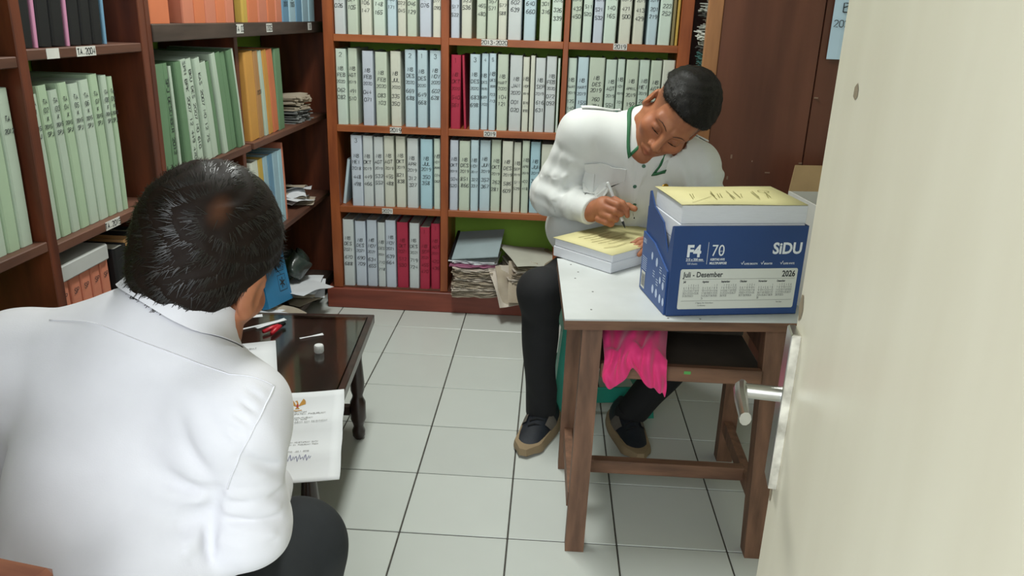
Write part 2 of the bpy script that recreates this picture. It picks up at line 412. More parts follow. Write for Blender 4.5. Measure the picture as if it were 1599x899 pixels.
def spine(text, h, w, top=None, dz=0.0):
    """text 'NB|DES|2020|669|-|688' -> lines down the spine"""
    L = []; parts = text.split('|'); z = h*.80+dz; pt = random.uniform(.0245, .030)
    if top: L.append((top, h*.90, min(.018, w*.42)))
    for k, p in enumerate(parts):
        sz = min(.0150, w*.80/max(2, len(p))/.82)
        if p == '-': L.append((p, z-pt*.42, .008)); z -= pt*.15; continue
        z -= pt+(h*.035 if k == 3 else 0)
        L.append((p, z, sz))
    return L
ROWS = {
 'A1': (1.262, [(-.3,.05,'grey','NB|MEI|2015|004|-|026'),(-.238,.049,'sage','NB|JUN|2015|027|-|105'),(-.178,.047,'cream','NB|JUL|2015|106|-|147'),(-.126,.053,'mint','NB|AGT|2015|148|-|165'),(-.065,.041,'ice','NB|SEP|2015|166|-|171'),(-.019,.038,'cream','NB|OKT|2015|022|-|045'),(.023,.044,'sage','NB|NOV|2015|046|-|129'),(.077,.052,'lilac','NB|DES|2015|054|-|076'),(.134,.036,'cream','NB|JAN|2016|077|-|090')]),
 'B1': (.873, [(-.297,.048,'mint','NB|FEB|2020|062|-|082','2'),(-.246,.043,'sage','NB|AGT|2019|491|-|510'),(-.18,.050,'lilac','NB|FEB|2020|044|-|071'),(-.122,.055,'sage','NB|FEB|2020|083|-|103'),(-.055,.048,'cream','NB|JUL|2020|335|-|350'),(.009,.050,'ice','NB|DES|2020|669|-|688','2'),(.066,.046,'ice','NB|DES|2020|649|-|668','1'),(.119,.052,'ice','NB|NOV|2020|602|-|628','3')]),
 'C1': (.5, [(-.243,.054,'lilac','NB|MEI|2018|448|-|498','3'),(-.189,.047,'grey','NB|OKT|2019|449|-|466'),(-.139,.045,'grey','NB|AGT|2019|532|-|552'),(-.091,.048,'cream','NB|AGT|2019|455|-|488'),(-.037,.046,'cream','NB|OKT|2019|821|-|838'),(.014,.053,'grey','NB|APR|2019|312|-|327'),(.076,.057,'sky','NB|JUL|2019|350|-|358'),(.139,.031,'mint','NB|NOV|2020|024|-|062')]),
 'D1': (.105, [(-.296,.053,'grey','NB|DES|2021|670|-|688'),(-.238,.052,'lilac','NB|DES|2021|690|-|709'),(-.183,.049,'lilac','NB|NOV|2021|634|-|655'),(-.131,.038,'grey','NB|DES|2021|710|-|718'),(-.091,.050,'lilac','NB|NOV|2021|639|-|664'),(-.038,.055,'red','NB|OKT|2021|512|-|530'),(.020,.049,'grey','NB|DES|2021|719|-|724'),(.072,.049,'red','NB|SEP|2021|455|-|470','1'),(.124,.045,'red','NB|AGT|2021|420|-|436','1')]),
 'A2': (1.262, [(.213,.039,'lilac','NB|FEB|2016|517|-|522'),(.259,.046,'cream','NB|MAR|2016|523|-|536'),(.323,.043,'sage','NB|APR|2016|465|-|480'),(.369,.045,'sage','NB|MEI|2016|557|-|571'),(.417,.038,'cream','NB|JUN|2016|577|-|588'),(.46,.059,'grey','NB|JUL|2016|602|-|639'),(.528,.052,'ice','NB|AGT|2016|640|-|660'),(.596,.044,'sage','NB|SEP|2016|301|-|316'),(.646,.048,'mint','NB|OKT|2016|326|-|339')]),
 'B2': (.873, [(.214,.046,'red','NB|OKT|2020|540|-|561','1'),(.299,.046,'ice','NB|DES|2020|683|-|698','3'),(.348,.033,'ice','NB|DES|2020|689|-|702','4'),(.384,.032,'ice','NB|DES|2020|703|-|713','5'),(.42,.049,'sage','NB|MART|2020|104|-|121'),(.474,.056,'grey','NB|JAN|2020|001|-|020'),(.533,.03,'cream','NB|NOP|2019|876|-|892'),(.565,.021,'cream',''),(.588,.045,'grey','NB|SEP|2019|616|-|631'),(.635,.046,'grey','NB|FEB|2020|072|-|092'),(.684,.012,'mint','')]),
 'C2': (.5, [(.212,.040,'lilac','NB|OKT|2019|504|-|520'),(.255,.051,'sage','NB|DES|2019|851|-|866'),(.308,.038,'ice','NB|NOV|2017|322|-|337'),(.349,.050,'ice','NB|JUN|2019|352|-|367'),(.401,.045,'sage','NB|OKT|2019|262|-|281'),(.451,.050,'cream','NB|DES|2019|586|-|609'),(.504,.035,'cream','NB|SEP|2019|511|-|529'),(.542,.035,'sage','NB|APR|2019|402|-|418'),(.58,.046,'sky','NB|JUN|2019|332|-|344'),(.629,.066,'cream','NB|DES|2019|222|-|241')]),
 'A3': (1.262, [(.729,.046,'sage','NB|NOV|2016|432|-|450'),(.78,.04,'mint','NB|DES|2016|511|-|520'),(.826,.042,'lilac','NB|JAN|2019|521|-|532'),(.871,.054,'mint','NB|FEB|2019|140|-|165'),(.936,.051,'cream','NB|MAR|2019|471|-|500'),(.996,.046,'cream','NB|APR|2019|413|-|429'),(1.055,.043,'ice','NB|MEI|2019|201|-|219'),(1.103,.054,'mint','NB|JUN|2019|223|-|252'),(1.160,.014,'brownp',''),(1.176,.013,'yellow','')]),
 'B3': (.873, [(.727,.04,'mint','NB|MART|2019|125|-|140'),(.769,.048,'ice','NB|MART|2019|155|-|174'),(.82,.069,'sage','NB|DES|2019|760|-|781'),(.893,.048,'mint','NB|AGT|2019|551|-|578'),(.943,.033,'mint','NB|NOV|2019|701|-|716'),(.979,.055,'sage','NB|APRIL|2019|192|-|206'),(1.037,.046,'mint','NB|MEI|2019|282|-|299'),(1.085,.048,'sage','NB|AGT|2019|583|-|602'),(1.136,.054,'cream','NB|NOV|2019|722|-|741')]),
}
SHELFNAME = {'A1':'top row','B1':'shelf labelled 2019','C1':'shelf labelled 2021','D1':'bottom board','A2':'shelf labelled 2013-2020','B2':'second row','C2':'third row','A3':'top row','B3':'row behind the writing man'}
for rk, (z, L) in ROWS.items():
    for it in L:
        x, w, ck, txt = it[:4]; x = max(x, -.2965); top = it[4] if len(it) > 4 else None
        h = random.uniform(.318, .332)
        if rk == 'B1' and x > 0: h = .333
        if rk == 'D1' and ck == 'red' and x > .05 and x < .1: h = .305
        nm = COVERS[ck][0]
        if txt:
            words = txt.replace('|', ' ').replace(' - ', '-')
            label = f"{nm} bound volume marked {words} standing on the orange bookcase"
            lines = spine(txt, h, w, top, random.uniform(-.012, .004))
        else:
            label = {'cream': 'very thin off-white unmarked volume between volumes 876-892 and 616-631', 'mint': 'slim pale mint unmarked volume squeezed against the bookcase divider',
                     'brownp': 'thin dull brown volume beside volume 223-252', 'yellow': 'thin mustard yellow volume at the end of its row by the post'}[ck]
            lines = ()
        lean = 0.0
        binder('bound_volume', label, 'bound volumes on the orange bookcase', ck, w-.0025, h, (x+.0012, BF+random.uniform(.012, .026), z+.0006), 0, lean, lines,
               ink=M_ink_red if ck == 'red' else None)
# loose pale folder leaning at the left of the row labelled 2021
binder('bound_volume', 'slim pale blue folder leaning behind volume 448-498 against the post', 'bound volumes on the orange bookcase', 'ice', .014, .21, (-.2955, BF+.05, .5006), 0, .13, (), d=.2)
binder('bound_volume', 'thin crimson folder leaning beside volume 540-561', 'bound volumes on the orange bookcase', 'red', .010, .318, (.2755, BF+.022, .8736), 0, -.04, ())

# ---- left bookcases
LX = -.409                          # their front plane, facing +x
lb = empty('bookcase', (LX-.15, -2.2, 0)); tag(lb, 'red-brown bookcase with labelled shelves beside the near seated man', 'bookcase', None)
lo = Matrix.Translation((-(LX-.15), 2.2, 0))
def lbp(name, m, y0, y1, z0, z1, x0=XL+.005, x1=LX, bev=.002): return boxo(name, m, lb, x0, x1, y0, y1, z0, z1, bev, lo)
for y in (-3.19, -2.46, -1.735, -1.232):
    lbp('side_panel', M_brown, y, y+.032, 0, 2.2)
for (a, b, zs) in ((-3.158, -2.46, (.10, .43, .865, 1.25, 1.68)), (-2.428, -1.735, (.10, .43, .865, 1.25, 1.68)), (-1.703, -1.232, (.10, .425, .850, 1.262, 1.68))):
    for z in zs: lbp('shelf', M_brown_h, a, b, z-.022, z, XL+.005, LX-.002)
lbp('top_board', M_brown, -3.19, -1.20, 2.2, 2.222)
paper_label(lb, LX-.002, -1.615, 1.2405, .045, .0215, '', face='+x', offm=lo)
paper_label(lb, LX-.002, -1.488, 1.2405, .078, .0215, 'TA.2004', face='+x', offm=lo)
paper_label(lb, LX-.002, -1.475, .829, .066, .021, 'TA.2015', face='+x', offm=lo)

fb = empty('bookcase', (LX-.15, -.35, 0)); tag(fb, 'dark brown bookcase of leaning green folders in the room corner', 'bookcase')
fo = Matrix.Translation((-(LX-.15), .35, 0))
def fbp(name, m, y0, y1, z0, z1, x0=XL+.005, x1=LX, bev=.002): return boxo(name, m, fb, x0, x1, y0, y1, z0, z1, bev, fo)
fbp('side_panel', M_brown, -1.197, -1.172, 0, 2.2)
fbp('side_panel', M_brown, .478, .503, 0, 2.2)
fbp('divider', M_brown, -.525, -.495, 0.065, 1.262, XL+.005, LX-.035)
fbp('divider', M_brown, -.525, -.495, 1.308, 2.2, XL+.005, LX-.035)
for (z, t, m) in ((1.308, .046, M_dark_h), (.892, .024, M_brown_h), (.515, .022, M_brown_h), (.095, .03, M_dark_h), (1.75, .024, M_brown_h)):
    if t == .046: fbp('thick_shelf', m, -1.172, .478, z-t, z, XL+.005, LX+.004)
    else:
        fbp('shelf', m, -1.172, -.525, z-t, z, XL+.005, LX-.002); fbp('shelf', m, -.495, .478, z-t, z, XL+.005, LX-.002)
fbp('top_board', M_brown, -1.197, .503, 2.2, 2.222)
for y, t in ((-.565, 'TA 03'), (-.275, '2005'), (.235, '18')):
    paper_label(fb, LX+.0045, y, 1.274, .062 if y < 0 else .05, .03, t, face='+x', offm=fo)

def lbinder(y, z, w, h, ck, label, group, lean=0.0, lines=(), side=None, x=LX-.022, d=.22, cat='binder', **k):
    return binder('bound_volume' if cat == 'binder' else 'folder', label, group, ck, w, h, (x, y, z+.0006), PI/2, lean, lines, d, side, cat=cat, **k)
ORD = ('first', 'second', 'third', 'fourth', 'fifth', 'sixth', 'seventh', 'eighth', 'ninth')
GN = 'volumes on the near red-brown bookcase'
# first visible bay: pale green volumes
for k, (y, ck) in enumerate(((-1.790, 'pgreen'), (-1.832, 'lgreen'), (-1.874, 'pgreen'))):
    lbinder(y, .865, .040, .325, ck, ['pale grey-green volume against the divider beside volume TA 01', 'light green volume second from the divider beside volume TA 01', 'pale grey-green volume third from the divider beside volume TA 01'][k], GN, lines=[('TA', .26, .010), (str(2012+k), .235, .009)])
# black files with pink sheets on the TA 2004 shelf
y = -1.694
for k, w in enumerate((.050, .046, .046, .044, .042, .040)):
    lbinder(y, 1.262, w, .32, 'black', f'black lever file {["against the divider post", "second from the divider post", "third from the divider post", "fourth from the divider post", "fifth from the divider post", "last of the black row"][k]} above label TA 2004', GN, .05, lines=())
    y += w+.004
    if k in (0, 2):
        lbinder(y, 1.262, .012, .30, 'pink', 'thin pink folder between the first two black files' if k == 0 else 'thin pink folder between the third and fourth black files', GN, .05, page=False)
        y += .0155
lbinder(y+.002, 1.262, .012, .31, 'blue', 'thin mid blue folder after the last black lever file', GN, .03, page=False)
# light green volumes above label TA 2015
y = -1.690
for k, w in enumerate((.040, .040, .036, .038, .042, .042, .040, .030, .024)):
    ck = ('pgreen', 'lgreen', 'pgreen', 'lgreen', 'pgreen', 'pgreen', 'lgreen', 'pgreen', 'lgreen')[k]
    lbinder(y, .850, w-.002, (.318, .335, .322, .335, .330, .335, .345, .340, .335)[k], ck, f'{COVERS[ck][0]} volume marked TA {k+1:02d}, {ORD[k]} from the divider post, above label TA 2015', GN, -.03 if k < 7 else 0.0,
            lines=[('TA', .295, .010), (f'{k+1:02d}', .277, .010), ('X', .260, .009), ('2015', .243, .008), ('SPJ', .226, .009)])
    y += w+.0005
# orange volumes below, grey folder lying on them, black file
y = -1.698
for k, w in enumerate((.046, .044, .043, .042, .040)):
    lbinder(y, .425, w-.0025, .325, 'salmon', f'salmon volume marked SP {2006+k}, {ORD[k]} from the divider post, under the grey folder', GN, lines=[('SP', .285, .012), (str(2006+k), .225, .011), (f'{14+k*3}', .195, .011)])
    y += w
g0 = boxo('folder', mat('grey_card', 'bdbfbd', .7, .06), None, XL+.06, LX-.014, -1.695, -1.49, .7515, .793, .004); tag(g0, 'grey folder lying flat on the salmon volumes', 'folder')
lbinder(-1.470, .425, .062, .345, 'black', 'broad black file beside the salmon volumes under label TA 2015', GN, x=LX-.012)
lbinder(-1.402, .425, .040, .350, 'tan', 'worn tan volume beside the broad black file', GN, lines=[('LP', .27, .012), ('2011', .252, .010), ('09', .235, .010)])
lbinder(-1.356, .425, .050, .360, 'black', 'black file after the worn tan volume', GN, x=LX-.03)
lbinder(-1.300, .425, .034, .330, 'salmon', 'salmon volume after the last black file by the side panel', GN)

# far unit
GF = 'volumes on the corner bookcase'
y = -1.150
for k, (w, ck, gap) in enumerate(((.118, 'orange', .085), (.075, 'salmon', .002), (.078, 'orange', .002), (.08, 'salmon', .002), (.075, 'orange', 0.002), (.07, 'salmon', .0))):
    lbinder(y, 1.308, w, .325, ck, f'{["broad orange volume at the corner of the dark thick shelf", "salmon volume first after the gap on the thick shelf", "orange volume second after the gap on the thick shelf", "salmon volume third after the gap on the thick shelf", "orange volume fourth after the gap on the thick shelf", "salmon volume last before the divider on the thick shelf"][k]}', GF, x=LX-.012)
    y += w+gap
y = -.485
for k, (w, ck, lab) in enumerate(((.05, 'yellow', 'mustard volume beside the divider on the thick shelf'), (.10, 'orange', 'broad orange volume after the mustard one'), (.095, 'salmon', 'broad salmon volume after the mustard and orange ones'), (.09, 'orange', 'orange volume between two salmon ones on the thick shelf'), (.075, 'salmon', 'salmon volume touching the blue ones'),
     (.085, 'blue', 'mid blue volume touching the salmon one'), (.085, 'pblue', 'powder blue volume between two mid blue ones'), (.085, 'blue', 'mid blue volume between two powder blue ones'), (.09, 'pblue', 'powder blue volume second from the corner panel'), (.09, 'sky', 'light blue volume nearest the corner panel'))):
    lbinder(y, 1.308, w-.003, .325, ck, lab, GF, x=LX-.012, lines=[('B', .083, .018), ('2005', .06, .016)] if k in (5, 6) else ())
    y += w+.002
# leaning green and grey-green folders
y = -1.165; spec = ((.062, 'leaf', 0, ''), (.034, 'leaf', -.02, 'SPJ DESEMBER 2012'), (.018, 'pgreen', -.03, ''), (.042, 'leaf', -.05, ''), (.040, 'pgreen', -.07, 'SPM BPK 2007 12 449 470'), (.042, 'pgreen', -.09, 'BKU DES 2007 NO 610'),
    (.042, 'pgreen', -.11, 'KAS 2007 NO 12 75'), (.048, 'pgreen', -.13, ''), (.032, 'leaf', -.135, ''), (.036, 'pgreen', -.14, ''), (.045, 'leaf', -.14, ''), (.045, 'leaf', -.14, ''), (.042, 'leaf', -.14, ''), (.020, 'pgreen', -.14, ''))
gl = ['broad leaf green folder standing upright against the side panel', 'leaf green folder marked SPJ DESEMBER 2012', 'thin pale folder behind the one marked SPJ DESEMBER 2012', 'leaf green folder before the one marked SPM BPK 2007', 'pale grey-green folder marked SPM BPK 2007',
      'pale grey-green folder marked BKU DES 2007', 'pale grey-green folder marked KAS 2007', 'blank pale folder after the one marked KAS 2007', 'narrow leaf green folder between two blank pale ones', 'blank pale folder before three leaning leaf green ones',
      'first of three leaf green folders leaning together', 'second of three leaf green folders leaning together', 'third of three leaf green folders leaning together', 'thin pale folder leaning against the divider beside leaf green ones']
for k, (w, ck, le, tx) in enumerate(spec):
    h = (.31, .31, .30, .31, .315, .315, .315, .30, .30, .325, .325, .325, .33, .335)[k]
    y += max(0, abs(le)-abs(spec[k-1][2] if k else 0))*h
    lbinder(y, .892, w-.002, h, ck, gl[k], GF, le, [(tx, h*.52, .0155)] if tx else (), 'v' if tx else None, x=LX-.012-.004*(k % 3))
    y += w/math.cos(le)+.001 + (.008 if k in (1, 2) else 0) 
y = -.462
for k, (w, ck, le) in enumerate(((.085, 'amber', -.05), (.05, 'tan', -.05), (.035, 'pgreen', -.09), (.05, 'amber', -.09), (.065, 'orange', -.09), (.07, 'leaf', -.03))):
    y += max(0, abs(le)-(abs((-.05, -.05, -.09, -.09, -.09, -.03)[k-1]) if k else .05))*.315
    lbinder(y, .892, w-.002, .315, ck, ['broad amber folder leaning beside the divider', 'tan folder after the broad amber one', 'pale folder between the tan and amber ones', 'narrow amber folder before the deep orange one', 'deep orange folder leaning beside the leaf green one', 'leaf green folder leaning on the deep orange one'][k], GF, le, lines=[('2008', .16, .014)] if k == 1 else ())
    y += w/math.cos(le)+.002
# blue folders on the low shelf
y = -.474
for k, (w, ck) in enumerate(((.07, 'cream'), (.05, 'yellow'), (.05, 'pblue'), (.055, 'blue'), (.06, 'pblue'), (.05, 'sky'), (.018, 'salmon'))):
    lbinder(y, .515, w-.002, .30 if k < 6 else .325, ck, ['off-white folder on the low shelf beside the blue ones', 'mustard folder on the low shelf beside the blue ones', 'powder blue folder beside the mustard one on the low shelf', 'mid blue folder between two powder blue ones on the low shelf', 'powder blue folder after the mid blue one on the low shelf', 'light blue folder held by a thin salmon board', 'thin salmon board at the end of the blue folders'][k], GF, -.05)
    y += w+.001

# ------------------------------------------------------------------ loose paper
def sheet_pts(w, d, nx, ny, fn):
    return [[Vector((-w/2+w*i/(nx-1), -d/2+d*j/(ny-1), fn(i/(nx-1), j/(ny-1)))) for i in range(nx)] for j in range(ny)]
def paper_bundle(parent, name, m, w, d, t, loc, rz, curl=0.0, seed=0, tiltx=0.0, tilty=0.0):
    """soft bundle of sheets with ragged, wavy front edge"""
    R = random.Random(seed); b = MB(); nx, ny = 9, 5
    M = Matrix.Translation(loc) @ Matrix.Rotation(rz, 4, 'Z') @ Matrix.Rotation(tiltx, 4, 'X') @ Matrix.Rotation(tilty, 4, 'Y')
    lay = max(1, int(t/.0045))
    for l in range(lay):
        ph = R.uniform(0, 6); am = R.uniform(.2, 1)*t*.35; ex = [R.uniform(-.014, .014) for _ in range(nx)]; sx = R.uniform(-.012, .012); ww = w*R.uniform(.9, 1.03)
        z0 = t*l/lay
        P = []
        for j in range(ny):
            row = []
            for i in range(nx):
                u = i/(nx-1); v = j/(ny-1)
                x = -ww/2+ww*u+sx; y = -d/2+d*v+(ex[i] if j == 0 else 0)
                z = z0+am*.3*math.sin(u*7+ph)*(1-v)+curl*((abs(u-.5)*2)**3)*(1-v)*R.uniform(.7, 1.2)
                row.append(M @ Vector((x, y, z)))
            P.append(row)
        b.grid(P, t/lay*.72)
    return b.build(name, m, parent)
def rumpled(name, m, parent, w, d, loc, rz, amp, seed, fold=None, n=9, M0=None):
    R = random.Random(seed); ks = [(R.uniform(-9, 9), R.uniform(-9, 9), R.uniform(0, 6), R.uniform(.4, 1)) for _ in range(4)]
    M = Matrix.Translation(loc) @ Matrix.Rotation(rz, 4, 'Z')
    if M0 is not None: M = M @ M0
    P = [[M @ Vector((-w/2+w*i/(n-1), -d/2+d*j/(n-1), amp+amp*sum(q[3]*math.sin(q[0]*i/(n-1)+q[1]*j/(n-1)+q[2]) for q in ks)*.4)) for i in range(n)] for j in range(n)]
    b = MB(); b.grid(P, .0012); return b.build(name, m, parent, True, auto=25)

M_pinkf = mat('magenta_card', 'b06f8e', .7, .1, 8)
M_greyf = mat('grey_blue_card', '9fb0b4', .6, .08, 6)
M_cardbr = mat('brown_card', '9a8f78', .7, .12, 8)
# left stack on the bottom board of the middle bay
ps = empty('paper_stack', (.340, .22, .105)); tag(ps, 'sagging stack of aged papers under the grey folder in the bottom bay', 'paper stack')
for k in range(9):
    paper_bundle(ps, 'paper_bundle', (M_oldpaper, M_oldpaper, mat('light_aged_paper', 'd6cbbd', .85, .1, 9, obj_var=.1))[k % 3], .225-.003*k, .24, .014, (random.uniform(-.006, .006), .05, .0005+.0158*k), .05+random.uniform(-.05, .05), .002+.0006*k, k)
fl = empty('folder', (.338, .26, .254)); tag(fl, 'magenta card folder between the aged stack and the grey folder', 'folder')
paper_bundle(fl, 'card_cover', M_pinkf, .222, .235, .012, (0, .01, 0), .02, .002, 31)
paper_bundle(fl, 'sheets', M_paper, .212, .23, .014, (.002, .012, .013), -.03, .003, 32)
fl2 = empty('folder', (.345, .27, .290)); tag(fl2, 'grey-blue card folder with black binding lying on the magenta folder', 'folder')
b = MB(); b.box(-.105, .115, -.125, .115, 0, .006, .001, Matrix.Rotation(-.13, 4, 'Y') @ Matrix.Rotation(.30, 4, 'X')); 
b.build('card_cover', M_greyf, fl2, loc=(0, 0, .040), rot=(0, 0, -.1))
b = MB(); b.box(-.118, -.104, -.125, .118, -.012, .012, .002, Matrix.Rotation(-.13, 4, 'Y') @ Matrix.Rotation(.30, 4, 'X')); 
b.build('binding', mat('black_plastic', '15171a', .4, .05), fl2, loc=(0, 0, .040), rot=(0, 0, -.1))
# right stack, slumped forward over the plinth
ps2 = empty('paper_stack', (.572, .20, .105)); tag(ps2, 'slumped fan of brown-edged papers spilling over the plinth by the trouser leg', 'paper stack')
for k in range(12):
    q = k/11
    paper_bundle(ps2, 'paper_bundle', (M_oldpaper, mat('light_aged_paper', '', .8), M_cardbr)[(0, 1, 0, 0, 1, 2)[k % 6]], .235, .26, .0135, (-.01+.05*q, .075-.02*q, .002+.0145*k), .30+random.uniform(-.06, .06), .004, 50+k, 0, -.02-.25*q*.2)
top2 = rumpled('top_sheet', mat('pale_worn_sheet', 'c9cabb', .8, .08, 6), ps2, .25, .27, (.03, .05, .178), .42, .008, 5, M0=Matrix.Rotation(.12, 4, 'Y') @ Matrix.Rotation(.10, 4, 'X'))
R = random.Random(9)
for k in range(6):   # crumpled sheets hanging over the edge
    rumpled('hanging_sheet', (mat('light_aged_paper', '', .8), M_oldpaper)[k % 2], ps2, .125-.008*k, .20-.012*(k % 3), (-.085+.020*k, -.052-.006*(k % 2)-.003*k, .060+.008*k), .55-.16*k, .013, 70+k, n=13, M0=Matrix.Rotation(.95+.12*(k % 3), 4, 'X') @ Matrix.Rotation(R.uniform(-.35, .35), 4, 'Y'))

# corner bookcase: crumpled papers, blue book, plastic bag
def heap(loc, n, w, seed, label, m=M_paper, amp=.012):
    root = empty('paper_heap', loc); tag(root, label, 'papers'); R = random.Random(seed)
    for k in range(n):
        rumpled('loose_sheet', m if k % 3 else M_oldpaper, root, w*R.uniform(.7, 1.1), w*R.uniform(.6, 1), (R.uniform(-.02, .02), R.uniform(-.05, .05), .001+k*.011), R.uniform(-.6, .6), amp, seed+k,
                M0=Matrix.Rotation(R.uniform(-.15, .15), 4, 'X'))
    return root
st = empty('paper_stack', (-.50, .135, .892)); tag(st, 'small pile of curled newspapers beside the leaf green folder', 'paper stack')
for k in range(6): paper_bundle(st, 'paper_bundle', mat('dark_grey_paper', '7f817f', .8, .15, 9) if k < 3 else M_oldpaper, .17, .16, .016, (0, 0, .001+.019*k), PI/2+random.uniform(-.15, .15), .012 if k > 3 else .002, 90+k)
heap((-.50, .16, .515), 7, .17, 120, 'crumpled white papers on the low shelf in the corner')
heap((-.48, .06, .095), 6, .26, 140, 'loose printed sheets spilling from the bottom corner shelf', amp=.009)
heap((-.50, -.30, .095), 5, .22, 160, 'crumpled sheets below the blue book on the bottom shelf')
M_bb = mat('bright_blue_cover', '2f7fae', .5, .06, 6)
bb = empty('book', (-.455, -.20, .16), 0); tag(bb, 'bright blue paperback with black emblem leaning over loose papers', 'book')
BM = Matrix.Rotation(PI/2-.1, 4, 'Z') @ Matrix.Rotation(-.22, 4, 'X') @ Matrix.Rotation(.12, 4, 'Y')
b = MB(); b.box(-.11, .11, 0, .003, 0, .24, .0005, BM); b.box(-.11, .11, .027, .03, 0, .24, .0005, BM); b.box(-.113, -.11, 0, .03, 0, .24, 0, BM); b.build('cover', M_bb, bb)
b = MB(); b.box(-.109, .107, .0035, .0265, .003, .237, 0, BM); b.build('page_block', M_pages, bb)
b = MB()
to3 = lambda u, v: BM @ Vector((u, -.0008, v))
for (cx, cy, s) in ((.045, .17, .034), (.045, .085, .034)):
    ribbon(b, [(cx-s, cy-s), (cx+s, cy-s), (cx+s, cy+s), (cx-s, cy+s), (cx-s, cy-s)], .003, to3)
    for k in range(6):
        a = k*PI/3+.3; ribbon(b, [(cx, cy), (cx+math.cos(a)*s*.7, cy+math.sin(a)*s*.7)], .007, to3)
b.build('emblem', M_ink, bb)
b = MB(); P = []
for i in range(13):
    row = []
    for j in range(16):
        th = 2*PI*j/15; v = i/12; r = .085*math.sin(PI*min(1, v*.9+.08))**.6*(1+.12*math.sin(th*5+v*4)+.08*math.sin(th*9-v*11))
        row.append((r*math.cos(th)*.8, r*1.1*math.sin(th), .13*v+.012*math.sin(th*3+v*5)))
    P.append(row)
b.grid(P)
m = mat('dark_green_plastic', '39443f', .25, .15, 12, coat=.3)
tag(b.build('plastic_bag', m, None, True, loc=(-.50, .14, .165)), 'crumpled dark green plastic bag on papers beside the blue book', 'bag')
wb = empty('paper_stack', (-.50, -.08, .40)); 
bpy.data.objects.remove(wb)

# ------------------------------------------------------------------ right bookcase with paper pile
RX, RY = 1.205, -.33
rb = empty('bookcase', (1.55, 0.0, 0)); tag(rb, 'tall brown plywood bookcase seen from its flat side', 'bookcase')
ro = Matrix.Translation((-1.55, 0, 0))
def rbp(name, m, x0, x1, y0, y1, z0, z1, bev=.002): return boxo(name, m, rb, x0, x1, y0, y1, z0, z1, bev, ro)
rbp('front_post', M_edge, RX, RX+.052, RY, RY+.03, 0, 2.3)
rbp('side_panel', M_panel, RX+.052, 1.612, RY+.004, RY+.022, 0, 2.3)
rbp('side_panel', M_panel, 1.616, XR-.005, RY+.008, RY+.026, 0, 2.3)
rbp('far_panel', M_panel, 1.262, XR-.005, .492, .512, 0, 2.3)
for z in (.10, .50, .80, 1.75, 2.28): rbp('shelf', M_panel, 1.262, XR-.005, RY+.027, .49, z-.022, z)
b = MB(); wr = MB()
bl = empty('notice_sheet', (1.70, RY+.003, 1.31)); tag(bl, 'pale blue notice sheet pinned to the brown plywood panel', 'notice')
P = [[(-.06+.14*i/4, -.004-.006*math.sin(i*.9), -.06+.40*j/6) for i in range(5)] for j in range(7)]
b.grid(P, .0006); b.build('sheet', mat('pale_blue_sheet', 'b5cfe0', .6, .04), bl)
write(wr, [('B', .0, .10, .03, .004), ('2024', 0, .05, .022, .003)], lambda u, v: Vector((u-.02, -.0125, v)), .03); wr.build('handwriting', M_ink, bl)
tape = mat('clear_tape_remains', '8e7462', .3, .1)
for (x, z, w, h) in ((1.345, .88, .006, .014), (1.425, .87, .004, .005), (1.62, 1.11, .014, .005), (1.60, .87, .012, .005), (1.34, .80, .005, .012), (1.48, .83, .018, .004)):
    boxo('tape_scrap', tape, rb, x, x+w, RY+.0025, RY+.006, z, z+h, 0, ro)
sp = empty('paper_stack', (1.33, .06, .80)); tag(sp, 'tall uneven pile of documents between the orange and plywood bookcases', 'paper stack')
z = .001; k = 0
PM = [mat('pile_grey', 'b9bcb4', .8, .12, 9, obj_var=.12), mat('pile_sage', 'a8b3a0', .8, .12, 9), mat('pile_white', 'd4d6cd', .8, .1, 9), mat('pile_teal', '3f6a66', .6, .1, 8), mat('pile_dark', '494a47', .7, .1, 8)]
order = (4, 0, 4, 2, 0, 1, 2, 4, 1, 2, 1, 0, 1, 2, 3, 3, 4, 0, 2, 0, 2, 4, 0, 2, 0, 2)
for k, c in enumerate(order):
    t = (.028, .022, .035, .026)[k % 4]
    paper_bundle(sp, 'document_bundle', PM[c], .30, .22+.02*math.sin(k*2.1), t*.9, (.055+.012*math.sin(k*1.7), 0, z), -PI/2+random.uniform(-.05, .05), .006 if k % 3 == 0 else .001, 200+k)
    z += t

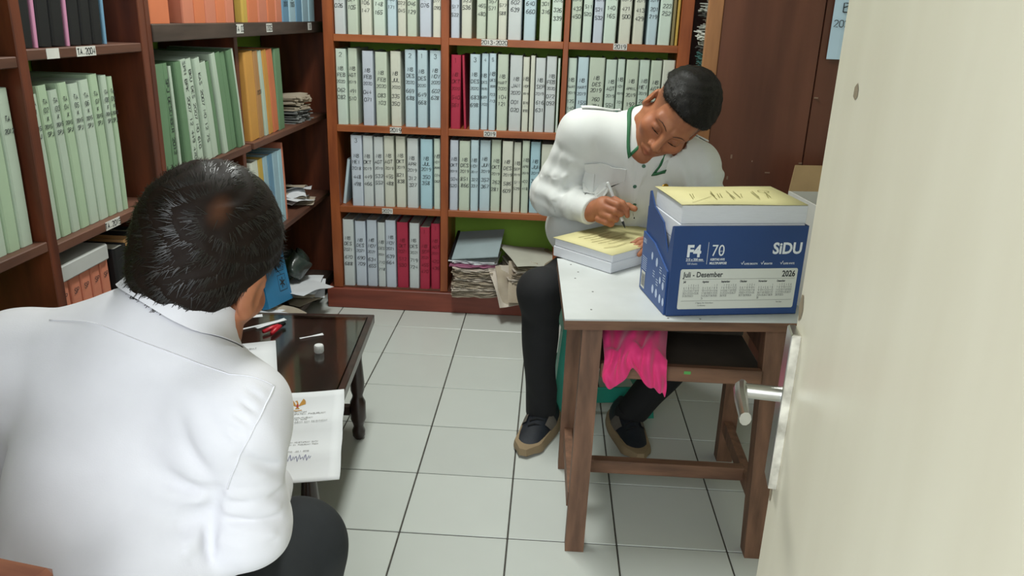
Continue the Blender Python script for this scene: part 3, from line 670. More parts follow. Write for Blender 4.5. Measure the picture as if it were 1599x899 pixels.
# white cartons behind the open door
M_wc = mat('white_carton', 'd6d6d0', .6, .05, 5); M_kraft = mat('kraft_inside', 'a58a63', .8, .1, 8)
for k in range(2):
    cb = empty('carton', (1.712, -.60, .0005+.40*k), .12); tag(cb, ('lower white carton standing on the floor tiles beside the plywood bookcase', 'open white carton stacked on another beside the plywood bookcase')[k], 'carton')
    b = MB(); w, d, h = .17, .13, .398
    for (x0, x1, y0, y1) in ((-w, w, -d, -d+.004), (-w, w, d-.004, d), (-w, -w+.004, -d+.004, d-.004), (w-.004, w, -d+.004, d-.004)): b.box(x0, x1, y0, y1, 0, h, 0)
    b.box(-w, w, -d, d, 0, .004); b.build('body', M_wc, cb)
    if k == 0: boxo('lid', M_wc, cb, -w, w, -d, d, h, h+.0015, 0)
    else:
        b = MB(); b.hexa([(-w, -d, h), (w, -d, h), (w, -d+.004, h), (-w, -d+.004, h)], [(-w+.02, -d-.05, h+.075), (w-.02, -d-.05, h+.075), (w-.02, -d-.046, h+.078), (-w+.02, -d-.046, h+.078)]); b.build('front_flap', M_wc, cb)
        b = MB(); b.hexa([(-w, d-.004, h), (w, d-.004, h), (w, d, h), (-w, d, h)], [(-w+.02, d+.02, h+.09), (w-.02, d+.02, h+.09), (w-.02, d+.024, h+.088), (-w+.02, d+.024, h+.088)]); b.build('rear_flap', M_kraft, cb)
        t = MB(); write(t, [('F4', -.11, h-.06, .035, .004), ('70', -.03, h-.06, .03, .003)], lambda u, v: Vector((u, -d-.0008, v))); t.build('print', mat('blue_print', '5a7088', .6), cb)

# ------------------------------------------------------------------ white-topped desk
TZ = .66
dk = empty('desk', (1.0, -1.26, 0)); tag(dk, 'worn wooden school desk with a white laminate top and slanted legs', 'desk')
do = Matrix.Translation((-1.0, 1.26, 0))
def poly_prism(pts, z0, z1, name, m, parent, M):
    b = MB(); n = len(pts)
    b.add([(p[0], p[1], z0) for p in pts]+[(p[0], p[1], z1) for p in pts], [tuple(range(n-1, -1, -1)), tuple(range(n, 2*n))]+[(i, (i+1) % n, (i+1) % n+n, i+n) for i in range(n)], M)
    return b.build(name, m, parent)
TOP = [(.722, -1.516), (1.345, -1.452), (1.325, -.965), (.704, -1.002)]
poly_prism(TOP, TZ-.004, TZ, 'laminate_sheet', M_white_top, dk, do)
poly_prism([(p[0], p[1]) for p in TOP], TZ-.028, TZ-.0042, 'top_board', M_desk_h, dk, do)
def leg(b, t, w, d, name='leg', m=M_desk):
    q = MB(); b = Vector(b); t = Vector(t)
    f = lambda c: [c+Vector((-w/2, -d/2, 0)), c+Vector((w/2, -d/2, 0)), c+Vector((w/2, d/2, 0)), c+Vector((-w/2, d/2, 0))]
    q.hexa(f(b), f(t)); q.v = [do @ v for v in q.v]
    return q.build(name, m, dk)
leg((.782, -1.518, 0), (.795, -1.455, TZ-.029), .050, .045)
leg((.762, -1.110, 0), (.765, -1.17, TZ-.029), .045, .045)
leg((1.268, -1.500, 0), (1.262, -1.415, TZ-.029), .055, .048)
leg((1.285, -1.010, 0), (1.265, -1.08, TZ-.029), .050, .045)
# rails
def rail(x0, x1, y0, y1, z0, z1, name='rail', m=M_desk_h): return boxo(name, m, dk, x0, x1, y0, y1, z0, z1, .003, do)
rail(.822, 1.234, -1.470, -1.445, .485, .525, 'front_rail')
rail(.79, 1.24, -1.195, -1.165, .485, .525, 'rear_rail')
b = MB(); b.hexa([(.770, -1.475, .56), (.790, -1.475, .56), (.790, -1.15, .56), (.770, -1.15, .56)], [(.770, -1.475, .63), (.790, -1.475, .63), (.790, -1.15, .63), (.770, -1.15, .63)]); b.v = [do @ v for v in b.v]; b.build('side_rail', M_desk, dk)
b = MB(); b.hexa([(1.250, -1.44, .53), (1.272, -1.44, .53), (1.272, -1.08, .53), (1.250, -1.08, .53)], [(1.250, -1.44, .63), (1.272, -1.44, .63), (1.272, -1.08, .63), (1.250, -1.08, .63)]); b.v = [do @ v for v in b.v]; b.build('side_rail', M_desk, dk)
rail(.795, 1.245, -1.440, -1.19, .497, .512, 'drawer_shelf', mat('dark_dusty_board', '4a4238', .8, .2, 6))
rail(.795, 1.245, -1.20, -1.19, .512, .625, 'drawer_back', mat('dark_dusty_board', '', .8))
b = MB(); b.hexa([(.755, -1.50, .115), (.778, -1.50, .115), (.772, -1.12, .115), (.749, -1.12, .115)], [(.757, -1.50, .158), (.780, -1.50, .158), (.774, -1.12, .158), (.751, -1.12, .158)]); b.v = [do @ v for v in b.v]; b.build('foot_rail', M_desk, dk)
b = MB(); b.hexa([(1.255, -1.47, .115), (1.280, -1.47, .115), (1.288, -1.04, .115), (1.263, -1.04, .115)], [(1.255, -1.47, .158), (1.280, -1.47, .158), (1.288, -1.04, .158), (1.263, -1.04, .158)]); b.v = [do @ v for v in b.v]; b.build('foot_rail', M_desk, dk)
rail(.782, 1.262, -1.345, -1.312, .125, .165, 'stretcher')
for (x, y) in ((.745, -1.06), (.755, -1.19), (.80, -1.30), (.765, -1.13), (.79, -1.44), (.98, -1.475), (1.06, -1.47)):
    q = MB(); q.lathe([(.0028, 0), (.0028, .0006)], 8, do @ Matrix.Translation((x, y, TZ))); q.build('nail_head', M_print, dk)
boxo('sticker', mat('green_sticker', '5fae5a', .5), dk, 1.035, 1.052, -1.4712, -1.4702, .508, .516, 0, do)

# ------------------------------------------------------------------ blue carton with paper ream
BOXW, BOXD, BOXH = .345, .215, .232; BZ = BOXH/.168
ang = math.atan2(.066, .345)
bx = empty('carton', (0.976, -1.463, TZ+.0008), ang); tag(bx, 'blue printed paper carton with calendar standing on the white desk', 'carton')
t = .004
b = MB()
b.box(0, BOXW, 0, t, 0, BOXH); b.box(0, BOXW, BOXD-t, BOXD, 0, BOXH); b.box(BOXW-t, BOXW, t, BOXD-t, 0, BOXH); b.box(0, BOXW, 0, BOXD, 0, t*.5)
b.build('body', M_blue, bx)
# the left end: a torn, notched panel
b = MB(); pr = [(0, 0), (BOXD-t, 0), (BOXD-t, .225), (BOXD-.05, .205), (.075, .175), (.05, .150), (.028, .118), (.018, .108), (.006, .168), (0, .168)]
pr = [(t, 0), (BOXD-t, 0), (BOXD-t, .198), (BOXD-.012, .2), (BOXD-.05, .176), (.085, .160), (.055, .128), (.034, .11), (.016, .165), (t, .168)]
n = len(pr); b.add([(0, p[0], p[1]*BZ) for p in pr]+[(t, p[0], p[1]*BZ) for p in pr], [tuple(range(n-1, -1, -1)), tuple(range(n, 2*n))]+[(i, (i+1) % n, (i+1) % n+n, i+n) for i in range(n)])
b.build('torn_end_panel', M_blue, bx)
b = MB(); pr2 = [(.010, 0), (BOXD+.004, .002), (BOXD+.004, .118), (.125, .112), (.012, .082)]
n = len(pr2); b.add([(-.005, p[0], p[1]*BZ) for p in pr2]+[(-.0005, p[0], p[1]*BZ) for p in pr2], [tuple(range(n-1, -1, -1)), tuple(range(n, 2*n))]+[(i, (i+1) % n, (i+1) % n+n, i+n) for i in range(n)])
ef = b.build('end_flap', mat('blue_carton_flap', '305390', .45, .05, 5), bx)
fr = lambda u, v: Vector((u, -.0008, v*BZ))
def panel(x0, x1, z0, z1, e=.0004, r=.004):
    q = MB(); c = []
    for (cx, cz, a0) in ((x1-r, z0+r, -PI/2), (x1-r, z1-r, 0), (x0+r, z1-r, PI/2), (x0+r, z0+r, PI)):
        for k in range(4): a = a0+k*PI/6; c.append((cx+r*math.cos(a), -e, cz+r*math.sin(a)))
    q.add([(a_, b_, c_*BZ) for a_, b_, c_ in c], [tuple(range(len(c)))]); return q
cal = panel(.026, .333, .013, .089).build('calendar_panel', mat('calendar_white', 'dfe2da', .6, .03), bx)
mt = mat('white_carton_print', 'e8edf2', .5, .01)
def bar(q, x0, x1, z0, z1, e=.0008): q.add([fr(x0, z0), fr(x1, z0), fr(x1, z1), fr(x0, z1)], [(0, 1, 2, 3)])
b = MB()
print_text(b, 'F4', .030, fr, .036, .1125, bold=.0012, xs=1.25)
print_text(b, '215 x 330 mm', .0062, fr, .036, .1050, bold=.0002, xs=1.2); print_text(b, '500 sheets', .0050, fr, .040, .0975, xs=1.2)
bar(b, .036, .083, .1035, .1040); bar(b, .0895, .0905, .098, .139)
print_text(b, '70', .0300, fr, .099, .1135, xs=1.15); print_text(b, 'gsm', .005, fr, .120, .121)
print_text(b, 'KERTAS HVS', .0058, fr, .0985, .1050, bold=.0002, xs=1.15); print_text(b, 'MULTIPURPOSE', .0058, fr, .0975, .0980, bold=.0002, xs=1.1)
b.build('size_print', mt, bx)
b = MB(); print_text(b, 'SiDU', .0290, fr, .258, .117, bold=.0009, xs=1.25); b.build('brand_print', mt, bx)
for x, s in ((.188, 'SUPER SMOOTH'), (.240, 'BRIGHTER'), (.291, 'SUPER WHITE')):
    b = MB(); print_text(b, s, .0048, fr, x, .0965, bold=.0001); ribbon(b, [(x-.008, .1005), (x-.0055, .097), (x-.001, .103)], .0014, fr); b.build('feature_print', mt, bx)
fr2 = lambda u, v: Vector((u, -.0009, v*BZ))
b = MB()
print_text(b, 'Juli - Desember', .0140, fr2, .034, .0740, bold=.0003, xs=1.15); print_text(b, '2026', .0160, fr2, .327, .0735, align='RIGHT', bold=.0004, xs=1.1)
bar(b, .034, .327, .0698, .0702); bar(b, .034, .327, .0285, .0289)
b.v = [Vector((v.x, -.0009, v.z)) for v in b.v]
months = [('Juli', 2, 31), ('Agustus', 5, 31), ('September', 1, 30), ('Oktober', 3, 31), ('November', 6, 30), ('Desember', 1, 31)]
for k, (nm, st_, nd) in enumerate(months):
    x0 = .036+k*.0490
    print_text(b, nm, .0052, fr2, x0, .0635, bold=.0002)
    for dday in range(1, nd+1):
        q = st_+dday-1; c, r_ = q % 7, q//7
        for pl in strokes(str(dday), .0034, .0006): ribbon(b, [(p[0]+x0+.003+c*.0060, p[1]+.0565-r_*.0050) for p in pl], .00045, fr2)
for (x, z, s) in ((.072, .0235, '17 Agustus Hari Kemerdekaan'), (.078, .0185, 'Cuti Bersama'), (.286, .0235, 'Hari Libur')): print_text(b, s, .0038, fr2, x, z)
b.build('calendar_print', mat('charcoal_print', '33363a', .6, .02), bx)
# end flap print
fe = lambda u, v: Vector((-.0056, BOXD+.004-u, v*BZ))
def fq(q, y0, y1, z0, z1, e=.0056): q.add([(-e, BOXD-y0, z0*BZ), (-e, BOXD-y1, z0*BZ), (-e, BOXD-y1, z1*BZ), (-e, BOXD-y0, z1*BZ)], [(0, 1, 2, 3)])
b = MB(); print_text(b, 'SiDU', .012, fe, .008, .098, bold=.0004)
for k in range(7): fq(b, .006, .045, .070-.004*k, .0715-.004*k)
for (yy, zz, r_) in ((.085, .086, .008), (.125, .082, .009), (.16, .055, .007), (.185, .05, .008), (.11, .026, .009), (.14, .025, .009), (.17, .022, .009), (.195, .022, .008)):
    pts = [(-.0056, BOXD-yy+r_*math.cos(a*PI/4), (zz+r_*math.sin(a*PI/4))*BZ) for a in range(8)]; b.add(pts, [tuple(range(8))])
for (yy, zz) in ((.10, .06), (.13, .05), (.15, .078), (.18, .070)):
    for k in range(3): fq(b, yy, yy+.016, zz-.005*k, zz+.0018-.005*k)
b.build('end_print', mat('flap_print', 'b9c8e4', .5, .01), bx)
b = MB(); fq(b, .008, .04, .008, .042); b.build('barcode_panel', M_label, bx)
b = MB()
for k in range(9): fq(b, .012+.003*k, .0133+.003*k, .012, .037, .0058)
b.build('bar', M_ink, bx)
# the ream standing out of the carton
rm = empty('paper_ream', (0.976, -1.463, TZ+.0008), ang); tag(rm, 'thick ream of bound reports with yellow cover rising from the blue carton', 'paper ream')
for k in range(6):
    zz = .0045+k*.0462; dx = (.0, .003, -.001, .002, .001, .003)[k]
    boxo('report_block', mat('ream_paper', 'dfe2e8', .75, .04, 40, (1, 1, 40), bump=.15, bscale=40), rm, .014+dx, BOXW-.007+dx*.5, .008, BOXD-.008, zz, zz+.0455, .0015)
b = MB(); b.grid([[(.013+i*.081, .004+j*.071, (.2845)+.0012*math.sin(i*1.3+j)) for i in range(5)] for j in range(4)], .0006); yc = b.build('yellow_cover', M_yellow, rm)
b = MB(); R = random.Random(4); fy = lambda u, v: Vector((u, v, .2865))
for k in range(7):
    x = (.06, .12, .135, .165, .19, .235, .265)[k]; 
    for q in range(2): ribbon(b, [(x+q*.008, .05+.01*q+R.uniform(0, .03)), (x+.012+q*.008, .11+R.uniform(0, .05))], .0018, fy)
pts = [(.285+.014*math.cos(a*PI/6), .15+.014*math.sin(a*PI/6)) for a in range(13)]; ribbon(b, pts, .002, fy)
ribbon(b, [(.045, .02), (.09, .06), (.12, .09)], .0012, fy)
b.build('cover_print', mat('olive_print', '8b8450', .7), rm)
bpy.data.objects[yc.name].data.shade_smooth()

# ------------------------------------------------------------------ bundle being signed
gl0 = Vector((.691, -.975)); sdir = Vector((.72, -.69)).normalized(); ldir = Vector((.69, .72)).normalized()
sb = empty('report_bundle', (gl0.x, gl0.y, TZ+.001), math.atan2(sdir.y, sdir.x)); tag(sb, 'thick report bundle with yellow cover being signed at the desk', 'report')
boxo('page_block', mat('ream_paper', '', .7), sb, 0, .232, 0, .325, 0, .032, .002); boxo('page_block', mat('ream_paper', '', .7), sb, .003, .233, .002, .326, .0325, .056, .002)
b = MB(); b.grid([[(-.002+.237*i/4, -.002+.329*j/5, .0575+.001*math.sin(i+j)) for i in range(5)] for j in range(6)], .0007); b.build('yellow_cover', M_yellow, sb, True)
b = MB(); fy = lambda u, v: Vector((u, v, .0594)); R = random.Random(3)
for k in range(6):
    u0 = .05+.02*k; ribbon(b, [(u0, .05+R.uniform(0, .03)), (u0+.004, .10), (u0, .15+R.uniform(0, .07))], .0022, fy)
ribbon(b, [(.175, .03), (.185, .08), (.18, .13), (.19, .17), (.186, .22)], .0025, fy); ribbon(b, [(.0, .235), (.216, .236)], .0016, fy)
b.build('cover_print', mat('olive_print', '', .7), sb)

# ------------------------------------------------------------------ pink cloth in the drawer opening
R = random.Random(11)
P = []; nu, nv = 30, 26
for j in range(nv):
    row = []; v = j/(nv-1)
    for i in range(nu):
        u = i/(nu-1)
        x = .815+.185*u+.012*math.sin(v*5+u*3)
        fold = .018*math.sin(u*17+v*2.5)+.009*math.sin(u*31-v*4)
        hem = .055*abs(math.sin(u*6.0+.4))+(.05 if u > .8 else 0)*(u-.8)/.2
        if v < .35:
            q = v/.35; y = -1.36-.10*q; z = .585+.03*math.sin(u*PI)-.03*q+.010*math.sin(u*15+q*3)
        else:
            q = (v-.35)/.65; y = -1.46-.024*math.sin(min(1, q*3)*PI/2)-.004; z = .560+.03*math.sin(u*PI)-q*(.05+hem)
            x -= (u-.5)*.05*q
        row.append((x, y-abs(fold)*.9*min(1, v*2)-.003, z+.5*fold*(1-v)))
    P.append(row)
b = MB(); b.grid(P, .0016)
ck = b.build('pink_cloth', mat('hot_pink_cloth', 'e8327c', .75, .06, 8, sheen=.3, bump=.15, bscale=150), None, True); tag(ck, 'hot pink cloth stuffed in the open drawer space of the desk', 'cloth')
sm = ck.modifiers.new('smooth', 'SUBSURF'); sm.levels = 1; sm.render_levels = 1

# ------------------------------------------------------------------ teal plastic stool
M_teal = mat('teal_plastic', '2f9a84', .4, .04, 5)
so = empty('stool', (.872, -.60, 0), .15); tag(so, 'teal plastic stool under the writing man', 'stool')
b = MB(); b.box(-.15, .15, -.15, .15, .40, .42, .006); b.build('seat', M_teal, so)
for sx in (-1, 1):
    for sy in (-1, 1):
        q = MB(); f = lambda cx, cy, s, z: [(cx-s, cy-s, z), (cx+s, cy-s, z), (cx+s, cy+s, z), (cx-s, cy+s, z)]
        q.hexa(f(sx*.165, sy*.165, .024, 0), f(sx*.128, sy*.128, .021, .399)); q.build('leg', M_teal, so)
for s in (-1, 1):
    boxo('apron', M_teal, so, -.142, .142, s*.140-.004, s*.140+.004, .30, .399, .001); boxo('apron', M_teal, so, s*.140-.004, s*.140+.004, -.135, .135, .30, .399, .001)
    boxo('stretcher', M_teal, so, -.145, .145, s*.155-.006, s*.155+.006, .05, .11, .003); boxo('stretcher', M_teal, so, s*.155-.006, s*.155+.006, -.145, .145, .05, .11, .003)

# ------------------------------------------------------------------ glass-topped low table
ct = empty('coffee_table', (0.105, -.885, 0), math.radians(4.4)-0); tag(ct, 'low dark wooden table with glass top and turned legs', 'table')
CTZ = .40; CW, CL = .50, .92
# local frame: far right corner is the origin, x to the left (negative), y towards the viewer (negative)
def cbox(name, m, x0, x1, y0, y1, z0, z1, bev=.002): return boxo(name, m, ct, x0, x1, y0, y1, z0, z1, bev)
cbox('top_rim', M_darkwood, -CW, 0, -.02, 0, CTZ-.030, CTZ-.001); cbox('top_rim', M_darkwood, -CW, 0, -CL, -CL+.02, CTZ-.030, CTZ-.001)
cbox('top_rim', M_darkwood, -.02, 0, -CL+.0205, -.0205, CTZ-.030, CTZ-.001); cbox('top_rim', M_darkwood, -CW, -CW+.02, -CL+.0205, -.0205, CTZ-.030, CTZ-.001)
cbox('under_board', mat('dark_red_board', '4a2a24', .35, .2, 5, (5, 1, 1), col2='33201c'), -CW+.021, -.021, -CL+.021, -.021, CTZ-.028, CTZ-.018)
gm = bpy.data.materials.new('tinted_glass'); gm.use_nodes = True; gb = gm.node_tree.nodes['Principled BSDF']
gb.inputs['Transmission Weight'].default_value = 1; gb.inputs['Roughness'].default_value = .03; gb.inputs['Base Color'].default_value = (.82, .88, .86, 1); gb.inputs['IOR'].default_value = 1.5
tcn = gm.node_tree.nodes.new('ShaderNodeTexNoise'); tcn.inputs['Scale'].default_value = 9; mrn = gm.node_tree.nodes.new('ShaderNodeMapRange'); mrn.inputs['To Min'].default_value = .02; mrn.inputs['To Max'].default_value = .10
gm.node_tree.links.new(tcn.outputs['Fac'], mrn.inputs['Value']); gm.node_tree.links.new(mrn.outputs['Result'], gb.inputs['Roughness'])
cbox('glass_pane', gm, -CW+.0215, -.0215, -CL+.0215, -.0215, CTZ-.008, CTZ, .001)
PR = [(.014, 0), (.021, .012), (.022, .03), (.016, .045), (.02, .06), (.026, .075), (.026, .135), (.019, .15), (.017, .16), (.023, .18), (.024, .21), (.018, .29), (.022, .33), (.017, .345), (.024, .355), (.024, .37)]
for (x, y) in ((-.045, -.12), (-CW+.045, -.12), (-.045, -CL+.10), (-CW+.045, -CL+.10)):
    q = MB(); q.lathe(PR, 14, Matrix.Translation((x, y, 0))); q.build('leg', M_darkwood, ct, True, auto=50)
for (x0, x1, y0, y1) in ((-CW+.07, -.07, -.135, -.105), (-CW+.07, -.07, -CL+.085, -CL+.115)): cbox('stretcher', M_darkwood, x0, x1, y0, y1, .09, .12)
cbox('apron', M_darkwood, -CW+.03, -.03, -.045, -.03, CTZ-.075, CTZ-.031); cbox('apron', M_darkwood, -.045, -.03, -CL+.03, -.046, CTZ-.075, CTZ-.031); cbox('apron', M_darkwood, -CW+.03, -CW+.045, -CL+.03, -.046, CTZ-.075, CTZ-.031)
# things on the glass
def on_table(name, w, d, x, y, rz, m, label, cat, lines=(), z=CTZ+.0006):
    r = empty(name, (x, y, z), rz); tag(r, label, cat)
    q = MB(); q.grid([[(-w/2+w*i/4, -d/2+d*j/4, .001+.0012*math.sin(i*1.1+j*.8)) for i in range(5)] for j in range(5)], .0006); q.build('sheet', m, r, True)
    if lines:
        t_ = MB(); write(t_, lines, lambda u, v: Vector((u, v, .0033)), .0); t_.build('print', M_print, r)
    return r
on_table('letter', .20, .29, -.185, -1.32, .35, M_paper, 'white typed letter lying on the glass table beside the cutter', 'letter', [('LAMPIRAN SURAT', .0, .09, .008, .0012), ('NAMA', -.06, .05, .008, .0012), ('NIP', .0, .05, .008, .0012)])
for k, (x, y, w, d, rz, lab) in enumerate(((-.245, -1.045, .20, .014, .75, 'long thin paper strip beside the red cutter'), (-.20, -1.02, .11, .016, .95, 'short white paper strip touching the red cutter'), (-.33, -.985, .17, .018, .45, 'curled paper strip near the corner bookcase'), (-.045, -1.10, .075, .011, .62, 'narrow paper strip beside the white cap'))):
    on_table('paper_strip', w, d, x, y, rz, M_paper, lab, 'paper strip', z=CTZ+.0007+.0026*(k == 1))
rc = empty('cutter', (-.165, -1.06, CTZ+.001), 1.25); tag(rc, 'red handled cutter tool lying on the glass table', 'cutter')
q = MB(); q.tube([(-.05, .016, .008), (-.01, .007, .010), (.012, .003, .009)], [.006, .008, .006], 8); q.tube([(-.05, -.016, .008), (-.01, -.007, .010), (.012, -.003, .009)], [.006, .008, .006], 8); q.build('handle', mat('red_plastic', 'c01f2e', .35, .05), rc, True)
boxo('jaw', mat('dark_steel', '2b2d30', .4, .1, metal=.8), rc, .008, .035, -.008, .008, .004, .016, .003)
gc = empty('cap', (.012, -1.215, CTZ+.0008)); tag(gc, 'small white plastic bottle cap on the glass table', 'cap')
q = MB(); q.lathe([(.0125, 0), (.0135, .002), (.0135, .021), (.012, .0235), (.001, .024)], 20); q.build('shell', mat('white_plastic', 'dfe2e2', .4, .02), gc, True, auto=40)
q = MB()
for k in range(20): a = k*PI/10; q.tube([(.0136*math.cos(a), .0136*math.sin(a), .003), (.0136*math.cos(a), .0136*math.sin(a), .020)], .0007, 4)
q.build('ridge', mat('white_plastic', '', .4), gc)

# ------------------------------------------------------------------ implicit-surface modeller for people and cloth
f32 = np.float32
def A3(p): return np.asarray(p, dtype=f32)
def nrm(q): return np.sqrt((q*q).sum(-1))
def smin(a, b, k):
    h = np.clip(.5+.5*(b-a)/k, 0, 1); return b+(a-b)*h-k*h*(1-h)
def smax(a, b, k): return -smin(-a, -b, k)
class Cap:
    def __init__(s, a, b, ra, rb, k=None): s.a = A3(a); s.b = A3(b); s.ra = ra; s.rb = rb; s.k = k
    def bound(s): return (s.a+s.b)/2, float(nrm(s.b-s.a))/2+max(s.ra, s.rb)
    def __call__(s, P):
        ba = s.b-s.a; q = P-s.a; t = np.clip((q @ ba)/max(1e-9, float(ba @ ba)), 0, 1)
        return nrm(q-t[:, None]*ba)-(s.ra+(s.rb-s.ra)*t)
class Ell:
    """ellipsoid; R columns are its local axes"""
    def __init__(s, c, r, R=None, k=None): s.c = A3(c); s.r = A3(r); s.R = None if R is None else A3(R); s.k = k
    def bound(s): return s.c, float(s.r.max())
    def __call__(s, P):
        q = P-s.c
        if s.R is not None: q = q @ s.R
        k0 = nrm(q/s.r); k1 = nrm(q/(s.r*s.r)); return k0*(k0-1)/np.maximum(k1, 1e-6)
class Local:
    """any function evaluated in a local frame"""
    def __init__(s, fn, R, t, sc, rad, k=None): s.fn = fn; s.R = A3(R); s.t = A3(t); s.sc = sc; s.rad = rad; s.k = k
    def bound(s): return s.t, s.rad*s.sc
    def __call__(s, P): return s.fn(((P-s.t) @ s.R)/s.sc)*s.sc
class Union:
    def __init__(s, prims, k=.03): s.p = prims; s.k = k; s.post = []
    def __call__(s, P):
        lo = P.min(0); hi = P.max(0); c = (lo+hi)/2; rad = float(nrm(hi-lo))/2; d = None; best = None
        for p in s.p:
            bc_, br = p.bound(); dist = float(nrm(bc_-c))-br-rad
            if dist > .12:
                best = dist if best is None else min(best, dist); continue
            v = p(P); kk = p.k or s.k
            d = v if d is None else smin(d, v, kk)
        if d is None: d = np.full(len(P), best if best is not None else 1.0, f32)
        for fn in s.post: d = fn(P, d)
        return d
def grad(fn, P, e=.0015):
    G = np.zeros_like(P)
    for a in range(3):
        E = np.zeros(3, f32); E[a] = e; G[:, a] = fn(P+E)-fn(P-E)
    return G/np.maximum(nrm(G), 1e-9)[:, None]
def drape(pts, fn, off=.003, it=6):
    P = A3(pts)
    for _ in range(it):
        d = np.concatenate([fn(P[i:i+1]) for i in range(len(P))]) if len(P) < 4 else fn(P)
        P = P-grad(fn, P)*(d-off)[:, None]
    return P

def polygonise(fn, lo, hi, h, bl=8):
    lo = np.array(lo, float); hi = np.array(hi, float)
    nb = np.ceil((hi-lo)/(h*bl)).astype(int); n = nb*bl
    bs = h*bl; rad = bs*math.sqrt(3)/2
    ci = np.stack(np.meshgrid(*[np.arange(m) for m in nb], indexing='ij'), -1).reshape(-1, 3)
    cen = (lo+(ci+.5)*bs).astype(f32)
    dc = np.empty(len(cen), f32)
    S = 6; key = (ci//S); order = np.lexsort((key[:, 2], key[:, 1], key[:, 0])); ks = key[order]
    br = np.nonzero(np.any(np.diff(ks, axis=0) != 0, axis=1))[0]+1
    for seg in np.split(order, br): dc[seg] = fn(cen[seg])
    F = np.where(dc < 0, f32(-1), f32(1)).reshape(nb)
    F = np.repeat(np.repeat(np.repeat(F, bl, 0), bl, 1), bl, 2)
    F = np.pad(F, ((0, 1),)*3, mode='edge')
    act = np.abs(dc) < rad*1.5+.004
    loc = np.stack(np.meshgrid(*[np.arange(bl+1)]*3, indexing='ij'), -1).reshape(-1, 3)
    S = 3; aidx = np.nonzero(act)[0]; key = ci[aidx]//S; o2 = np.lexsort((key[:, 2], key[:, 1], key[:, 0])); aidx = aidx[o2]; ks = key[o2]
    br = np.nonzero(np.any(np.diff(ks, axis=0) != 0, axis=1))[0]+1
    for seg in np.split(aidx, br):
        I = (ci[seg][:, None, :]*bl+loc[None]).reshape(-1, 3)
        F[I[:, 0], I[:, 1], I[:, 2]] = fn((lo+I*h).astype(f32))
    s = F < 0
    cnt = np.zeros(tuple(n), np.int8)
    for a in (0, 1):
        for b in (0, 1):
            for c in (0, 1): cnt += s[a:a+n[0], b:b+n[1], c:c+n[2]]
    cell = np.argwhere((cnt > 0) & (cnt < 8))
    vid = np.full(tuple(n), -1, np.int32); vid[cell[:, 0], cell[:, 1], cell[:, 2]] = np.arange(len(cell))
    acc = np.zeros((len(cell), 3)); w = np.zeros(len(cell))
    cs = [(a, b, c) for a in (0, 1) for b in (0, 1) for c in (0, 1)]
    for p in cs:
        for ax in range(3):
            if p[ax]: continue
            q = list(p); q[ax] = 1
            fa = F[cell[:, 0]+p[0], cell[:, 1]+p[1], cell[:, 2]+p[2]]; fb = F[cell[:, 0]+q[0], cell[:, 1]+q[1], cell[:, 2]+q[2]]
            m = (fa < 0) != (fb < 0); t = np.where(m, fa/np.where(m, fa-fb, 1), 0)
            pos = np.array(p)[None]+np.eye(3)[ax][None]*t[:, None]
            acc += pos*m[:, None]; w += m
    V = lo+(cell+acc/w[:, None])*h
    Q = []
    for ax in range(3):
        a1, a2 = (ax+1) % 3, (ax+2) % 3
        sl = [slice(None)]*3; sh = [slice(None)]*3; sl[ax] = slice(0, -1); sh[ax] = slice(1, None)
        e = np.argwhere(s[tuple(sl)] != s[tuple(sh)])
        e = e[(e[:, a1] > 0) & (e[:, a2] > 0) & (e[:, a1] < n[a1]) & (e[:, a2] < n[a2])]
        def g(d1, d2):
            x = e.copy(); x[:, a1] -= d1; x[:, a2] -= d2; return vid[x[:, 0], x[:, 1], x[:, 2]]
        q = np.stack([g(1, 1), g(0, 1), g(0, 0), g(1, 0)], -1)
        ins = s[e[:, 0], e[:, 1], e[:, 2]]
        q[~ins] = q[~ins][:, ::-1]
        Q.append(q)
    Q = np.concatenate(Q); Q = Q[(Q >= 0).all(1)]
    return V.astype(f32), Q
def np_mesh(name, V, Q, m, parent=None, color=None, mats=None, fmat=None):
    me = bpy.data.meshes.new(name); me.vertices.add(len(V)); me.vertices.foreach_set('co', np.ascontiguousarray(V, f32).ravel())
    me.loops.add(Q.size); me.loops.foreach_set('vertex_index', np.ascontiguousarray(Q, np.int32).ravel())
    me.polygons.add(len(Q)); k = Q.shape[1]
    me.polygons.foreach_set('loop_start', np.arange(0, Q.size, k, dtype=np.int32)); me.polygons.foreach_set('loop_total', np.full(len(Q), k, np.int32))
    me.update(calc_edges=True); me.validate(); me.shade_smooth()
    if color is not None:
        ca = me.color_attributes.new('tone', 'FLOAT_COLOR', 'POINT')
        ca.data.foreach_set('color', np.concatenate([color, np.ones((len(V), 1))], 1).astype(f32).ravel())
    for q in (mats or [m]): me.materials.append(q)
    if fmat is not None: me.polygons.foreach_set('material_index', fmat.astype(np.int32))
    o = bpy.data.objects.new(name, me); COL.objects.link(o)
    if parent is not None:
        o.parent = parent; o.matrix_parent_inverse = parent.matrix_world.inverted()
    return o
def child(o, parent):
    o.parent = parent; o.matrix_parent_inverse = parent.matrix_world.inverted(); return o
def frame(F, U):
    """columns: person's left, back, up; F forward, U up"""
    U = np.array(U, float); U /= np.linalg.norm(U); F = np.array(F, float); F -= U*(F @ U); F /= np.linalg.norm(F)
    return np.stack([np.cross(-F, U), -F, U], 1)

